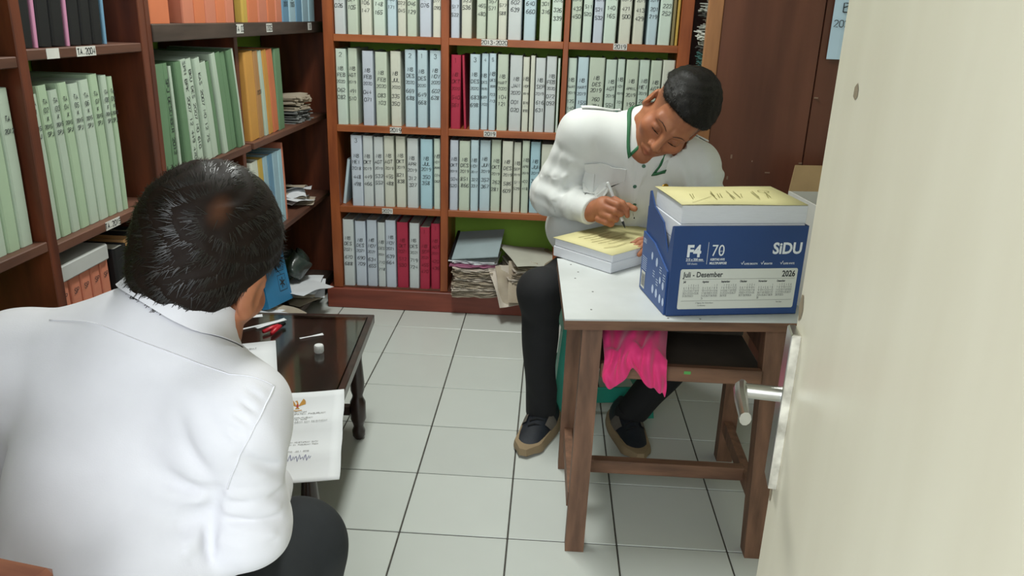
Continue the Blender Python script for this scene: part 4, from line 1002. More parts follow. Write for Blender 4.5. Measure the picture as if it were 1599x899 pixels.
# ---- a head: face towards -y, left +x, up +z, origin between the ears
def head_fn(P, neck=True, asleep=True):
    d = Ell((0, .014, .045), (.0765, .097, .088))(P)
    d = smin(d, Ell((0, -.040, -.028), (.062, .056, .086))(P), .03)
    X = np.abs(P[:, 0]); Q = np.stack([X, P[:, 1], P[:, 2]], 1)
    d = smin(d, Cap((.056, .004, -.040), (.050, -.012, -.078), .020, .018)(Q), .03)
    d = smin(d, Cap((.050, -.012, -.078), (.016, -.074, -.108), .018, .017)(Q), .025)
    d = smin(d, Ell((0, -.080, -.106), (.024, .019, .018))(P), .02)
    d = smin(d, Ell((.047, -.062, -.022), (.022, .022, .020))(Q), .02)
    d = smin(d, Cap((.010, -.086, .026), (.045, -.072, .028), .0115, .010)(Q), .015)
    d = smax(d, -Ell((.032, -.100, .004), (.018, .016, .0105))(Q), .012)
    d = smin(d, Ell((.032, -.0785, .003), (.0155, .0135, .012))(Q), .004)
    d = smax(d, -Cap((.020, -.0925, -.0035), (.044, -.085, -.0025), .0012, .0012)(Q), .002)
    d = smin(d, Cap((0, -.091, .018), (0, -.112, -.028), .0085, .0115)(P), .012)
    d = smin(d, Ell((.0135, -.100, -.035), (.0095, .0105, .0085))(Q), .006)
    d = smax(d, -Ell((.0075, -.106, -.043), (.0045, .006, .004))(Q), .003)
    d = smin(d, Cap((0, -.0965, -.0625), (.021, -.087, -.067), .0065, .003)(Q), .007)
    d = smin(d, Cap((0, -.0960, -.0755), (.017, -.088, -.072), .0075, .003)(Q), .007)
    d = smax(d, -Cap((0, -.1040, -.0688), (.022, -.0935, -.0690), .0013, .001)(Q), .003)
    # ear
    e = Ell((.079, .016, -.004), (.0085, .021, .033), np.array([[.94, .34, 0], [-.34, .94, 0], [0, 0, 1.]]).T)(Q)
    e = smax(e, -Ell((.0895, .010, -.002), (.008, .012, .020))(Q), .006)
    e = smin(e, Cap((.0755, .006, -.026), (.078, .012, -.034), .006, .006)(Q), .008)
    d = smin(d, e, .006)
    return d
def head_color(L):
    """multiplicative tone of the skin in head space"""
    c = np.ones((len(L), 3)); X = np.abs(L[:, 0])
    lip = np.exp(-((L[:, 2]+.069)/.009)**2-(X/.02)**2)*(L[:, 1] < -.08)
    c *= 1-lip[:, None]*np.array([.22, .42, .36])
    lid = np.exp(-((L[:, 2]-.004)/.010)**2-((X-.032)/.016)**2)*(L[:, 1] < -.06)
    c *= 1-lid[:, None]*.22
    beard = np.clip((-.055-L[:, 2])/.03, 0, 1)*(L[:, 1] < .0)
    c *= 1-beard[:, None]*.10
    cheek = np.exp(-((L[:, 2]+.025)/.03)**2-((X-.05)/.03)**2)*(L[:, 1] < -.03)
    c *= 1+cheek[:, None]*np.array([.10, .0, -.02])
    return c
def hair_cap(P, grow, line, kk=.010):
    """hair volume: cranium grown outwards, cut below the hairline function"""
    d = Ell((0, .016, .046), (.0765+grow, .0975+grow, .0885+grow))(P)
    d = smin(d, Ell((0, .052, -.012), (.055+grow*.6, .046+grow*.7, .055+grow*.3))(P), .03)
    d = d+.0015*np.sin(P[:, 0]*160+3*np.sin(P[:, 2]*70))*np.sin(P[:, 1]*130+P[:, 2]*90)
    return smax(d, line(P), kk)
def strands(name, V, Q, n, length, flow, m, parent, width=.0009, lift=.35, seed=1, keep=None, curl=.15):
    """hair strands as thin bent ribbons rooted on a surface, one mesh"""
    R = np.random.RandomState(seed)
    A, B, C_, D = (V[Q[:, i]] for i in range(4)); N = np.cross(B-A, D-A); ar = nrm(N)
    pr = ar.copy()
    if keep is not None: pr = pr*keep((A+C_)/2)
    pr = pr/pr.sum(); f = R.choice(len(Q), n, p=pr)
    u = R.rand(n, 1); v = R.rand(n, 1); p = A[f]*(1-u)*(1-v)+B[f]*u*(1-v)+C_[f]*u*v+D[f]*(1-u)*v
    nn = N[f]/np.maximum(ar[f], 1e-12)[:, None]
    fl = flow(p)+R.randn(n, 3)*curl; fl = fl-nn*(fl*nn).sum(1, keepdims=True); fl /= np.maximum(nrm(fl), 1e-6)[:, None]
    L = length*(.6+.6*R.rand(n, 1)); sd = np.cross(fl, nn); sd /= np.maximum(nrm(sd), 1e-6)[:, None]
    ks = (0, .4, .75, 1.0); pts = []
    for k in ks:
        c = p-nn*.002+fl*L*k+nn*L*lift*(k-.62*k*k*1.35); w = width*(1-k*.75)
        pts += [c+sd*w, c-sd*w]
    VV = np.stack(pts, 1).reshape(-1, 3); base = np.arange(n)[:, None]*8
    QQ = np.concatenate([base+np.array([[2*i, 2*i+1, 2*i+3, 2*i+2]]) for i in range(3)])
    return np_mesh(name, VV, QQ, m, parent)

# ---- a hand built from palm and five jointed fingers (pieces of a larger union)
def finger(base, dirs, lens, r0, r1, k=.005):
    out = []; p = np.array(base, float); n = len(lens)
    for i, (d, l) in enumerate(zip(dirs, lens)):
        d = np.array(d, float); d /= np.linalg.norm(d); q = p+d*l
        out.append(Cap(p, q, r0+(r1-r0)*i/n, r0+(r1-r0)*(i+1)/n, k)); p = q
    return out
def hand_prims(wrist, fwd, palm_n, side, curl, thumb_curl=.5, sc=1.0):
    """wrist point, direction of fingers, palm normal (the way the palm faces), side=+1 if thumb lies towards cross(fwd,palm_n)"""
    f = np.array(fwd, float); f /= np.linalg.norm(f); pn = np.array(palm_n, float); pn -= f*(f @ pn); pn /= np.linalg.norm(pn)
    s = np.cross(f, pn)*side; w = np.array(wrist, float); out = []
    P = lambda a, b, c: w+(f*a+s*b+pn*c)*sc
    out.append(Cap(P(.005, .012, 0), P(.075, .024, 0), .018*sc, .015*sc, .02)); out.append(Cap(P(.005, -.010, 0), P(.072, -.026, 0), .017*sc, .013*sc, .02))
    out.append(Cap(P(.02, 0, .002), P(.078, 0, 0), .019*sc, .0135*sc, .02))
    out.append(Cap(P(.012, .018, .006), P(.045, .034, .010), .016*sc, .013*sc, .015))
    offs = (.030, .010, -.010, -.029); lens = ((.042, .026, .021), (.046, .029, .022), (.043, .027, .021), (.034, .021, .019))
    for i in range(4):
        c = curl[i] if isinstance(curl, (list, tuple)) else curl; dirs = []; a = 0
        for j in range(3):
            a += c*(.75, 1.0, .7)[j]; dirs.append(f*math.cos(a)+pn*math.sin(a)+s*(.06*(1.5-i)*(1-min(1, c))))
        out += finger(P(.080, offs[i], 0), dirs, [l*sc for l in lens[i]], .0098*sc, .0072*sc)
    a = thumb_curl
    d1 = f*.70+s*.65+pn*.25; d2 = f*.85+s*(.45-.7*a)+pn*(.2+.5*a); d3 = f*.9+s*(.25-.9*a)+pn*(.15+.5*a)
    out += finger(P(.030, .036, .008), (d1, d2, d3), (.026*sc, .030*sc, .024*sc), .0125*sc, .0085*sc)
    return out

M_skin = mat('brown_skin', 'a9704f', .55, .06, 30, bump=.06, bscale=300, attr='tone', col2='9a6146', spec=.35)
M_hair = mat('black_hair', '14120f', .62, .2, 60, spec=.25)
M_scalp = mat('scalp_and_hair', '9a6a4a', .65, .1, 60, spec=.2, attr='tone')
M_shirt = mat('white_shirt_cotton', 'dcdce2', .8, .02, 20, bump=.08, bscale=500, sheen=.15)
M_shirt2 = mat('white_uniform_cotton', 'd8dbd8', .8, .02, 20, bump=.08, bscale=500, sheen=.15)
M_trouser = mat('black_trouser_cloth', '18191b', .85, .1, 20, bump=.1, bscale=400)
M_trouser1 = mat('charcoal_trouser_cloth', '24282c', .85, .1, 20, bump=.1, bscale=400)
def wobble(amp, seed, freq=14.0):
    R = np.random.RandomState(seed); K = R.randn(5, 3)*freq; ph = R.rand(5)*6.28
    def fn(P, d):
        s = 0
        for k, p in zip(K, ph): s = s+np.sin(P @ k.astype(f32)+f32(p))
        return d-f32(amp)*s/2.2
    return fn
def folds(L, shift=(0, 0, 0)):
    """L: (a, b, width, height) soft ridges (height>0) or creases (<0) along segments"""
    C_ = [(A3(a)+A3(shift)*(a[0] > .25), A3(b)+A3(shift)*(b[0] > .25), w, h) for a, b, w, h in L]
    def fn(P, d):
        for a, b, w, h in C_:
            ba = b-a; q = P-a; t = np.clip((q @ ba)/float(ba @ ba), 0, 1); r2 = ((q-t[:, None]*ba)**2).sum(1)
            d = d-f32(h)*np.exp(-r2/f32(w*w))*(1-(2*t-1)**2*.55)
        return d
    return fn
def sleeve(a, b, f, amp, ph=0.0, lo=0.0, hi=1.0, rad=.09):
    """ring-like sleeve wrinkles between two joints"""
    a = A3(a); b = A3(b); ba = b-a; L2 = float(ba @ ba)
    e1 = np.cross(ba, A3((.3, .5, .8))); e1 /= np.linalg.norm(e1); e2 = np.cross(ba/np.linalg.norm(ba), e1)
    def fn(P, d):
        q = P-a; t = (q @ ba)/L2; r_ = q-t[:, None]*ba; w = np.clip((t-lo)/.12, 0, 1)*np.clip((hi-t)/.12, 0, 1)*(nrm(r_) < rad)
        x = r_ @ e1; y = r_ @ e2; an = np.arctan2(y, x)
        s = np.sin(6.28*f*t+1.3*np.sin(an+ph)+.7*np.sin(2*an-ph*2))*(.55+.45*np.sin(an*1.0+ph))
        return d-f32(amp)*s*w
    return fn
def drapes(k, amp, ph, cen, rad, warp=0.0):
    """parallel soft folds across a region"""
    k = A3(k); cen = A3(cen)
    def fn(P, d):
        q = P-cen; w = np.exp(-(q*q).sum(1)/f32(rad*rad)); s = np.sin(q @ k+ph+warp*np.sin(P[:, 2]*21+P[:, 0]*13))
        return d-f32(amp)*w*(s-.35*np.cos(2*(q @ k)+ph))
    return fn
def patch(name, corners, fn, off, thick, m, parent, nu=10, nv=6, edge=None):
    """a cloth piece: four corner points, draped on a surface"""
    a, b, c, d_ = (np.array(q, float) for q in corners); P = []
    for j in range(nv):
        v = j/(nv-1)
        for i in range(nu):
            u = i/(nu-1); P.append((a*(1-u)+b*u)*(1-v)+(d_*(1-u)+c*u)*v)
    D = drape(P, fn, off); G = D.reshape(nv, nu, 3); q = MB(); q.grid([[Vector(map(float, x)) for x in r_] for r_ in G], -thick)
    o = q.build(name, m, None, True, auto=35); child(o, parent); return o
def path_on(name, pts, fn, off, rad, m, parent, n=24, flat=.6):
    P = np.array(pts, float); t = np.linspace(0, len(P)-1, n); D = np.stack([np.interp(t, np.arange(len(P)), P[:, a]) for a in range(3)], 1)
    D = drape(D, fn, off); q = MB(); q.tube([Vector(map(float, x)) for x in D], rad, 6, flat=flat); o = q.build(name, m, None, True); child(o, parent); return o
def button(name, p, fn, r, m, parent):
    D = drape([p, p, p, p, p], fn, .002)[:1]; g_ = grad(fn, np.repeat(D, 4, 0))[0]
    q = MB(); q.lathe([(r*.9, -.001), (r, .0006), (r*.9, .0018), (r*.5, .0014)], 12, Matrix.Translation(Vector(map(float, D[0]))) @ Vector(map(float, g_)).to_track_quat('Z', 'Y').to_matrix().to_4x4())
    return child(q.build(name, m, None, True, auto=40), parent)
def collar(name, c, R, fn, m, parent, rx=.064, ry=.070, gap=.35, wing=.045, trim=None, drop=.030, tilt=0.25, stand=.030):
    """shirt collar ring: stand, fold and a flap that lies on the shirt; R columns left/back/up of the neck"""
    R = np.array(R, float); c = np.array(c, float); n = 41; rows = []
    def pt(th, r, hh):
        x = math.sin(th)*rx*r; y = -math.cos(th)*ry*r; return c+R @ np.array([x, y, hh+tilt*y])
    prof = [(1.0, -.012), (.97, stand*.6), (.985, stand+.004), (1.06, stand+.006), (1.16, stand*.55), (1.28, -.002), (1.40, -drop)]
    G = []
    for k, (r, h_) in enumerate(prof):
        row = []
        for i in range(n):
            th = gap+(2*PI-2*gap)*i/(n-1); fr_ = max(0, math.cos(th))**3
            rr = r+(wing*10*(k-3)/3*fr_*.55 if k > 3 else 0); hh = h_-(wing*.55*(k-3)/3*fr_ if k > 3 else 0)
            row.append(pt(th, rr, hh))
        G.append(row)
    G = np.array(G)
    for k in (4, 5, 6):
        row = G[k].astype(f32)
        for _ in range(4):
            d = fn(row); row = row+grad(fn, row)*np.maximum((.0035 if k < 6 else .003)-d, 0)[:, None]
            if k == 6: row = row-grad(fn, row)*np.clip(d-.006, 0, .02)[:, None]*.5
        G[k] = row
    q = MB(); q.grid([[Vector(map(float, x)) for x in r_] for r_ in G], -.0016); o = q.build(name, m, None, True, auto=60); child(o, parent)
    if trim:
        q = MB(); a = G[6]; dd = G[5]-G[6]; ln_ = np.linalg.norm(dd, axis=1, keepdims=True); b = a+dd/ln_*np.minimum(.0125, ln_*.8); up = 0.0022
        g6 = grad(fn, a.astype(f32)); out = [[Vector(map(float, x)) for x in a+g6*up*1.3], [Vector(map(float, x)) for x in b+g6*up*1.6]]
        q.grid(list(reversed(out)), .0015); t = q.build('collar_trim', trim, None, True); child(t, o)
        # short ends of the band up the front edges
        for e in (0, n-1):
            s_ = 1 if e == 0 else -1; q = MB(); col0 = [G[k][e] for k in (3, 4, 5, 6)]; col1 = [G[k][e]+(G[k][e+2*s_]-G[k][e])*min(1, .0105/max(1e-6, np.linalg.norm(G[k][e+2*s_]-G[k][e]))) for k in (3, 4, 5, 6)]
            ge = grad(fn, np.array(col0, f32)); rows_ = [[Vector(map(float, x+g*up)) for x, g in zip(col0, ge)], [Vector(map(float, x+g*up)) for x, g in zip(col1, ge)]]
            q.grid(rows_ if e == 0 else list(reversed(rows_)), .0015); child(q.build('collar_trim', trim, None, True), o)
    return o, G
def shoe(parent, heel, toe, L, cols, seed=0):
    """chunky sneaker: lofted upper, thick flared sole, laces"""
    heel = Vector(heel); d = (Vector(toe)-heel).normalized(); M = Matrix.Translation(heel) @ Vector((d.x, d.y, 0)).to_track_quat('Y', 'Z').to_matrix().to_4x4()
    wd = lambda t: .043+.012*math.sin(min(1, max(0, t))*PI*.9)+.006*math.sin(t*PI*2+PI)*-1
    def outline(t): return wd(t)*(1-max(0, (t-.82)/.18)**2.2*.75)*(1-max(0, (.10-t)/.10)**2*.45)
    q = MB(); rows = []; n = 15
    for i in range(n):
        t = i/(n-1); y = L*t; w = outline(t)
        hgt = .105-.02*t if t < .30 else (.098-(t-.30)/.42*.047 if t < .72 else .051-(t-.72)/.28*.022)
        if t < .1: hgt -= (.1-t)*.12
        row = []
        for k in range(11):
            a = PI*k/10; cx = math.cos(a); sx = math.sin(a)
            nar = 1-.30*sx*(1-t*.6)
            row.append(M @ Vector((w*cx*nar, y, .024+(hgt-.024)*sx**.7)))
        rows.append(row)
    q.grid(rows); o = q.build('shoe', cols[0], None, True, auto=70); child(o, parent)
    q = MB(); lev = ((1.06, 0), (1.12, .010), (1.08, .022), (1.0, .034)); ol = [outline(i/20) for i in range(21)]; R_ = []
    for s, z in lev:
        ring = [M @ Vector((ol[i]*s, L*(i/20)*(1.02)-.004*s+(.012 if i == 20 else 0)*s, z+(.010*(1-i/20) if z > .02 else 0)+(.012*max(0, i/20-.8)*5 if z == 0 else 0))) for i in range(21)]+[M @ Vector((-ol[i]*s, L*(i/20)*1.02-.004*s+(.012 if i == 20 else 0)*s, z+(.010*(1-i/20) if z > .02 else 0)+(.012*max(0, i/20-.8)*5 if z == 0 else 0))) for i in range(20, -1, -1)]
        R_.append(ring+[ring[0]])
    q.grid(R_); nR = len(R_[0]); q.f.append(list(range(nR-2, -1, -1))); q.f.append(list(range(3*nR, 4*nR-1)))
    child(q.build('sole', cols[1], None, True, auto=50), o)
    for s in (-1, 1):
        q = MB(); rows = []
        for i in range(5):
            t = .34+.05*i; w = outline(t)
            hh = .098-(t-.30)/.42*.047 if t > .3 else .1
            rows.append([M @ Vector((s*(w*math.cos(a)*(1-.30*math.sin(a)*(1-t*.6))+.0016), L*t+.02*math.sin(a), .0255+(hh-.024)*math.sin(a)**.7)) for a in (.08, .25, .5, .8)])
        q.grid(rows if s > 0 else [list(reversed(r_)) for r_ in rows])
        child(q.build('side_overlay', cols[2], None, True), o)
    q = MB()
    for i in range(4):
        t = .40+.075*i; hh = .098-(t-.30)/.42*.047 if t < .72 else .051; w = outline(t)*.42
        q.tube([M @ Vector((-w, L*t-.008, hh*.93)), M @ Vector((0, L*t, hh+.004)), M @ Vector((w, L*t+.008, hh*.93))], .003, 6)
    for s in (-1, 1):
        q.tube([M @ Vector((s*(.006+.030*math.sin(a)), L*.40-.028*math.sin(a*2)*.7, .098+.018*math.sin(a*1.0)-.02*a/PI)) for a in np.linspace(0, PI, 9)], .0022, 6)
        q.tube([M @ Vector((s*.004, L*.40, .099)), M @ Vector((s*.02, L*.45, .092)), M @ Vector((s*.034, L*.46, .066))], .0022, 6)
    child(q.build('laces', cols[3], None, True), o)
    return o

# ------------------------------------------------------------------ the near man, seated, seen from behind
def person_root(loc, label):
    o = empty('person', loc); tag(o, label, 'person'); return o
p1 = person_root((.10, -2.48, 0), 'seated person in white shirt seen from behind holding a letter')
bpy.context.view_layer.update()
RS, LS = np.array((.286, -2.450, .872)), np.array((-.050, -2.362, .890))
NB = np.array((.160, -2.385, .938)); PV = np.array((.10, -2.55, .50))
xl = (LS-RS)/np.linalg.norm(LS-RS); up = (NB-PV)/np.linalg.norm(NB-PV)
fw_ = np.cross(up, xl)*-1; fw_ = np.cross(xl, up)*-1
if fw_[1] < 0: fw_ = -fw_
TF = frame(fw_, up)
H1R = frame((.02, .9406, -.3489), (.3083, .3395, .8887)); H1S = 1.05
H1T = np.array((.214, -2.319, 1.064))-H1R @ np.array((0, .014, .045))*H1S
RE, RW = np.array((.286, -2.455, .712)), np.array((.215, -2.20, .600))
LE, LW = np.array((-.150, -2.30, .645)), np.array((-.01, -2.06, .575))
RH, RK, RA = np.array((.19, -2.50, .49)), np.array((.268, -2.205, .485)), np.array((.26, -2.13, .09))
LH, LK, LA = np.array((.01, -2.47, .49)), np.array((-.045, -2.12, .495)), np.array((-.06, -2.06, .09))
def torso(g):
    return [Cap(NB, RS, .050+g, .050+g, .05), Cap(NB, LS, .050+g, .050+g, .05), Ell((.120, -2.405, .770), (.160+g, .108+g, .20+g), TF, .06),
            Ell((.095, -2.465, .64), (.140+g, .115+g, .17+g), TF, .05), Ell(PV, (.175+g, .14+g, .115+g), None, .06)]
headp = Local(head_fn, H1R, H1T, H1S, .16, .02)
neck_top = H1T+H1R @ np.array((0, .022, -.045))*H1S
body1 = Union(torso(-.004)+[Cap(RS, RE, .048, .040), Cap(RE, RW, .041, .028), Cap(LS, LE, .048, .040), Cap(LE, LW, .041, .028),
   Cap(NB-np.array((0, 0, .02)), neck_top, .060, .055, .03), Cap(H1T+H1R @ np.array((0, .010, -.06)), NB, .052, .055, .03), headp,
   Cap(RH, RK, .075, .052), Cap(RK, RA, .050, .036), Cap(LH, LK, .075, .052), Cap(LK, LA, .050, .036),
   Cap(RA, RA+np.array((.02, .13, -.05)), .036, .03), Cap(LA, LA+np.array((-.02, .13, -.05)), .036, .03)]
   +hand_prims(RW, (-.25, .95, -.15), (-.75, -.1, -.6), -1, .5, .6)+hand_prims(LW, (.45, .85, -.15), (.8, -.3, -.3), 1, .5, .6), .03)
V, Q = polygonise(body1, (-.26, -2.74, .0), (.46, -1.80, 1.24), .0034)
L = ((V-H1T.astype(f32)) @ H1R.astype(f32))/H1S; near = nrm(L) < .18
colr = np.ones((len(V), 3)); colr[near] = head_color(L[near])
np_mesh('body', V, Q, M_skin, p1, colr)
# hair
def line1(P): return np.interp(P[:, 1], [-.11, -.065, -.03, -.005, .012, .032, .05, .12], [.095, .075, .030, .022, .018, -.030, -.052, -.060]).astype(f32)-P[:, 2]
wl = np.array([-.038, .100, .082], f32)
def hair1(P): return hair_cap(P, .0095, line1)
hp = Union([Local(hair1, H1R, H1T, H1S, .15)])
hv, hq = polygonise(hp, H1T-.19, H1T+.19, .0032)
hl_ = ((hv-H1T.astype(f32)) @ H1R.astype(f32))/H1S; bald = np.exp(-(nrm((hl_-wl)*np.array([1.5, 1, .8], f32))/.017)**2)
tone = .028+np.clip(bald-.15, 0, 1)[:, None]*np.array([.24, .20, .18])
h1 = np_mesh('hair', hv, hq, M_scalp, p1, tone)
def flow1(p):
    l = ((p-H1T.astype(f32)) @ H1R.astype(f32))/H1S; d = l-wl; r_ = np.maximum(nrm(d), 1e-4)[:, None]
    sw = np.cross(d, wl/np.linalg.norm(wl)); f = d/r_+sw/r_*.55; f[:, 2] -= np.clip(.5-l[:, 2]*5, 0, 1)*.5
    return f @ H1R.T.astype(f32)
def keep_up(p):
    l = ((p-H1T.astype(f32)) @ H1R.astype(f32))/H1S; return ((l[:, 2] > -.062) & ~((np.abs(l[:, 0]) > .055) & (l[:, 1] < .036) & (l[:, 2] < .035))).astype(float)
M_strand = mat('hair_strand', '1a1714', .38, .2, 90, spec=.5)
def thin(p):
    l = ((p-H1T.astype(f32)) @ H1R.astype(f32))/H1S; return keep_up(p)*(1-.55*np.exp(-(nrm(l-wl)/.018)**2))
s1 = strands('hair_strands', hv, hq, 14000, .022, flow1, M_strand, h1, .0008, .13, 3, thin, .30); s1['kind'] = 'stuff'
s1b = strands('grey_hairs', hv, hq, 420, .020, flow1, mat('grey_hair', '4a4541', .5, .1), h1, .0004, .16, 8, thin, .35); s1b['kind'] = 'stuff'
# shirt
g = .014
arm_r = [Cap(RS, (RS+RE)*.5, .060, .055, .035), Cap((RS+RE)*.5, RE, .055, .050, .012), Cap(RE, RW, .056, .042, .03)]; arm_l = [Cap(LS, LE, .060, .056, .045), Cap(LE, LW, .056, .042, .03)]
tail = [Ell((.165, -2.53, .60), (.10, .10, .12), None, .05)]
sh1 = Union(torso(g)+arm_r+arm_l+tail, .04)
AP = (.289, -2.512, .797)
sh1.post += [folds([(AP, (.212, -2.50, .854), .016, .006), (AP, (.255, -2.508, .887), .014, -.006), ((.286, -2.511, .789), (.202, -2.513, .816), .014, -.006), ((.280, -2.509, .778), (.210, -2.519, .794), .013, .006),
                    ((.276, -2.508, .768), (.219, -2.532, .748), .014, -.005), ((.274, -2.506, .750), (.235, -2.535, .720), .012, .005), ((.319, -2.518, .871), (.281, -2.51, .907), .012, -.004),
                    (AP, (.276, -2.507, .762), .009, -.012), ((.276, -2.507, .762), (.271, -2.511, .700), .010, -.012),
                    ((.355, -2.463, .799), (.325, -2.512, .850), .010, -.007), ((.356, -2.463, .814), (.344, -2.495, .890), .012, .005), ((.353, -2.461, .780), (.302, -2.511, .793), .008, .006), ((.353, -2.461, .768), (.302, -2.511, .780), .008, -.006),
                    ((.351, -2.474, .750), (.297, -2.51, .765), .007, .005), ((.350, -2.474, .738), (.297, -2.51, .755), .007, -.005), ((.346, -2.489, .722), (.299, -2.511, .742), .007, .005), ((.345, -2.489, .712), (.299, -2.511, .730), .006, -.004),
                    ((.106, -2.506, .842), (.244, -2.524, .716), .035, -.004), ((.037, -2.466, .869), (.17, -2.506, .846), .030, .004), ((.179, -2.543, .763), (.263, -2.512, .708), .018, .005), ((.207, -2.482, .923), (.278, -2.501, .919), .015, .003)]
                   +[(a_, b_, .0042, h_) for a_, b_, h_ in (((.330, -2.481, .928), (.346, -2.479, .916), .0028), ((.326, -2.494, .920), (.342, -2.493, .907), .0028), ((.321, -2.505, .910), (.338, -2.504, .897), .0028), ((.317, -2.513, .898), (.332, -2.511, .885), .0026), ((.312, -2.519, .884), (.325, -2.516, .870), .0026),
                       ((.328, -2.488, .924), (.344, -2.487, .912), -.0022), ((.323, -2.50, .915), (.340, -2.499, .902), -.0022), ((.319, -2.51, .904), (.335, -2.508, .891), -.0022), ((.315, -2.517, .891), (.329, -2.514, .878), -.0022))], (-.011, 0, 0)),
             wobble(.0022, 5, 16), wobble(.0010, 9, 42), sleeve(RS, RE, 3.2, .0018, .6, .35, 1.1), sleeve(RE, RW, 3, .003, .2, 0, .9)]
cut = lambda P, d: smax(d, -(P[:, 2]-f32(.49)), .01)
hn = (RW-RE)/np.linalg.norm(RW-RE); ln = (LW-LE)/np.linalg.norm(LW-LE)
def cuffs(P, d):
    for w, n_ in ((RW, hn), (LW, ln)):
        q = P-w.astype(f32); s_ = q @ n_.astype(f32); near = nrm(q) < .12
        d = np.where(near, smax(d, s_+f32(.012), .006), d)
    return d
nax = (neck_top-NB)/np.linalg.norm(neck_top-NB)
def neckcut(P, d):
    q = P-(NB+nax*.045).astype(f32); return np.where(nrm(q) < .11, smax(d, q @ nax.astype(f32), .012), d)
sh1.post += [cut, cuffs, neckcut]
V, Q = polygonise(sh1, (-.28, -2.76, .46), (.48, -1.90, 1.12), .0032)
s1o = np_mesh('shirt', V, Q, M_shirt, p1)
NR = frame(fw_*.9+np.array((.1, 0, -.1)), nax)
collar('collar', NB+nax*.046+np.array((.006, .006, 0)), NR, sh1, M_shirt, p1, .062, .066, .30, .05, None, .018, .10, .026)
# yoke and armhole seams
path_on('seam', [(.02, -2.41, .985), (.112, -2.439, .980), (.178, -2.460, .968), (.234, -2.465, .951), (.293, -2.478, .939), (.346, -2.462, .923)], sh1, .0002, .0011, M_shirt, s1o, 60)
path_on('seam', [(.346, -2.462, .923), (.343, -2.491, .909), (.333, -2.510, .889), (.319, -2.518, .862), (.300, -2.514, .823), (.291, -2.513, .800)], sh1, .0002, .0013, M_shirt, s1o, 50)
# trousers
tr1 = Union([Ell(PV, (.195, .160, .115), None, .05), Cap(RH, RK, .092, .072), Cap(RK, RA, .070, .058), Cap(LH, LK, .092, .072), Cap(LK, LA, .070, .058)], .05)
tr1.post += [wobble(.002, 3, 22), lambda P, d: smax(d, f32(.085)-P[:, 2], .006), lambda P, d: smax(d, P[:, 2]-f32(.60), .01)]
V, Q = polygonise(tr1, (-.22, -2.76, .05), (.42, -1.95, .66), .005)
np_mesh('trousers', V, Q, M_trouser1, p1)
SHC = (mat('navy_mesh_upper', '1c222b', .6, .15, 40, bump=.3, bscale=200), mat('tan_rubber_sole', '9a8566', .7, .1, 10), mat('grey_suede', '6a645c', .85, .1, 20), mat('black_lace', '121315', .8, .1))
BLK = (mat('black_leather', '15161a', .35, .1), mat('black_rubber', '101113', .7, .1), mat('black_leather', '', .4), SHC[3])
shoe(p1, RA+np.array((-.002, -.06, -.09)), RA+np.array((.03, .20, -.09)), .27, BLK); shoe(p1, LA+np.array((.005, -.06, -.09)), LA+np.array((-.03, .20, -.09)), .27, BLK)

# the chair he sits on
M_ch = mat('chair_red_brown', '9a6448', .5, .2, 4, (1, 6, 6), col2='6a3c2c')
cr_ = math.atan2(-.12, .40)*.6
ch = empty('chair', (.03, -2.472, 0), cr_); tag(ch, 'wooden chair with a flat top rail behind the near person', 'chair')
boxo('seat', M_ch, ch, -.22, .22, -.17, .24, .385, .41, .004)
for sx in (-1, 1):
    boxo('leg', M_ch, ch, sx*.20-.02, sx*.20+.02, .19, .23, 0, .385, .003)
    q = MB(); f = lambda cx, cy, s, z: [(cx-s, cy-s, z), (cx+s, cy-s, z), (cx+s, cy+s, z), (cx-s, cy+s, z)]
    q.hexa(f(sx*.19, -.19, .018, 0), f(sx*.13-.03, -.222, .016, .76)); q.build('rear_post', M_ch, ch)
boxo('top_rail', M_ch, ch, -.21, .215, -.243, -.205, .7605, .840, .006); boxo('back_slat', M_ch, ch, -.15, .15, -.225, -.210, .58, .64, .003)

# the letter in his hands
lt = empty('letter', (.15, -1.90, .50)); tag(lt, 'white official letter with golden eagle emblem held by the near person', 'letter')
TL, TR_, BR_, BL = (np.array(p) for p in ((.029, -1.777, .546), (.234, -1.762, .563), (.290, -2.025, .503), (.122, -2.037, .487)))
BL = BR_+(TL-TR_)
def lp(u, v, e=0.0):
    """u 0..1 left to right, v 0..1 top to bottom, folded in three"""
    p = (TL*(1-u)+TR_*u)*(1-v)+(BL*(1-u)+BR_*u)*v; n_ = np.cross(TR_-TL, BL-TL); n_ = n_/np.linalg.norm(n_)
    if n_[2] < 0: n_ = -n_
    b_ = .010*math.sin(min(v, .36)/.36*PI)+.008*math.sin(max(0, (v-.36))/.34*PI if v < .70 else 0)+.006*math.sin((max(v, .70)-.70)/.30*PI)
    return Vector(map(float, p+n_*(e-b_-.004*math.sin(u*3))))-Vector((.15, -1.90, .50))
q = MB(); q.grid([[lp(i/8, j/18) for i in range(9)] for j in range(19)], .0005)
q.build('sheet', M_paper, lt, True)
lw, lh = .207, .270
t3 = lambda u, v: lp(u/lw+.5, .5-v/lh, .0012)
q = MB()
for k, (s_, y_, sz, cx) in enumerate((('PEMERINTAH', .078, .0052, 0), ('BUPATI KABUPATEN PASURUAN', .070, .0058, .004), ('SURAT KEPUTUSAN', .054, .0060, 0), ('NOMOR 180 2026', .047, .0045, 0), ('TENTANG PENUNJUKAN DAN PENETAPAN', .037, .0046, .01), ('MENIMBANG', .012, .004, -.03), ('MENGINGAT', -.006, .004, -.03), ('MEMUTUSKAN MENETAPKAN SATU', -.018, .004, .01), ('DITETAPKAN DI PASURUAN PADA', -.026, .004, .01), ('TANGGAL JULI 2026', -.05, .004, .01))):
    write(q, [(s_, cx, y_, sz, sz*.14)], t3)
q.build('print', M_print, lt)
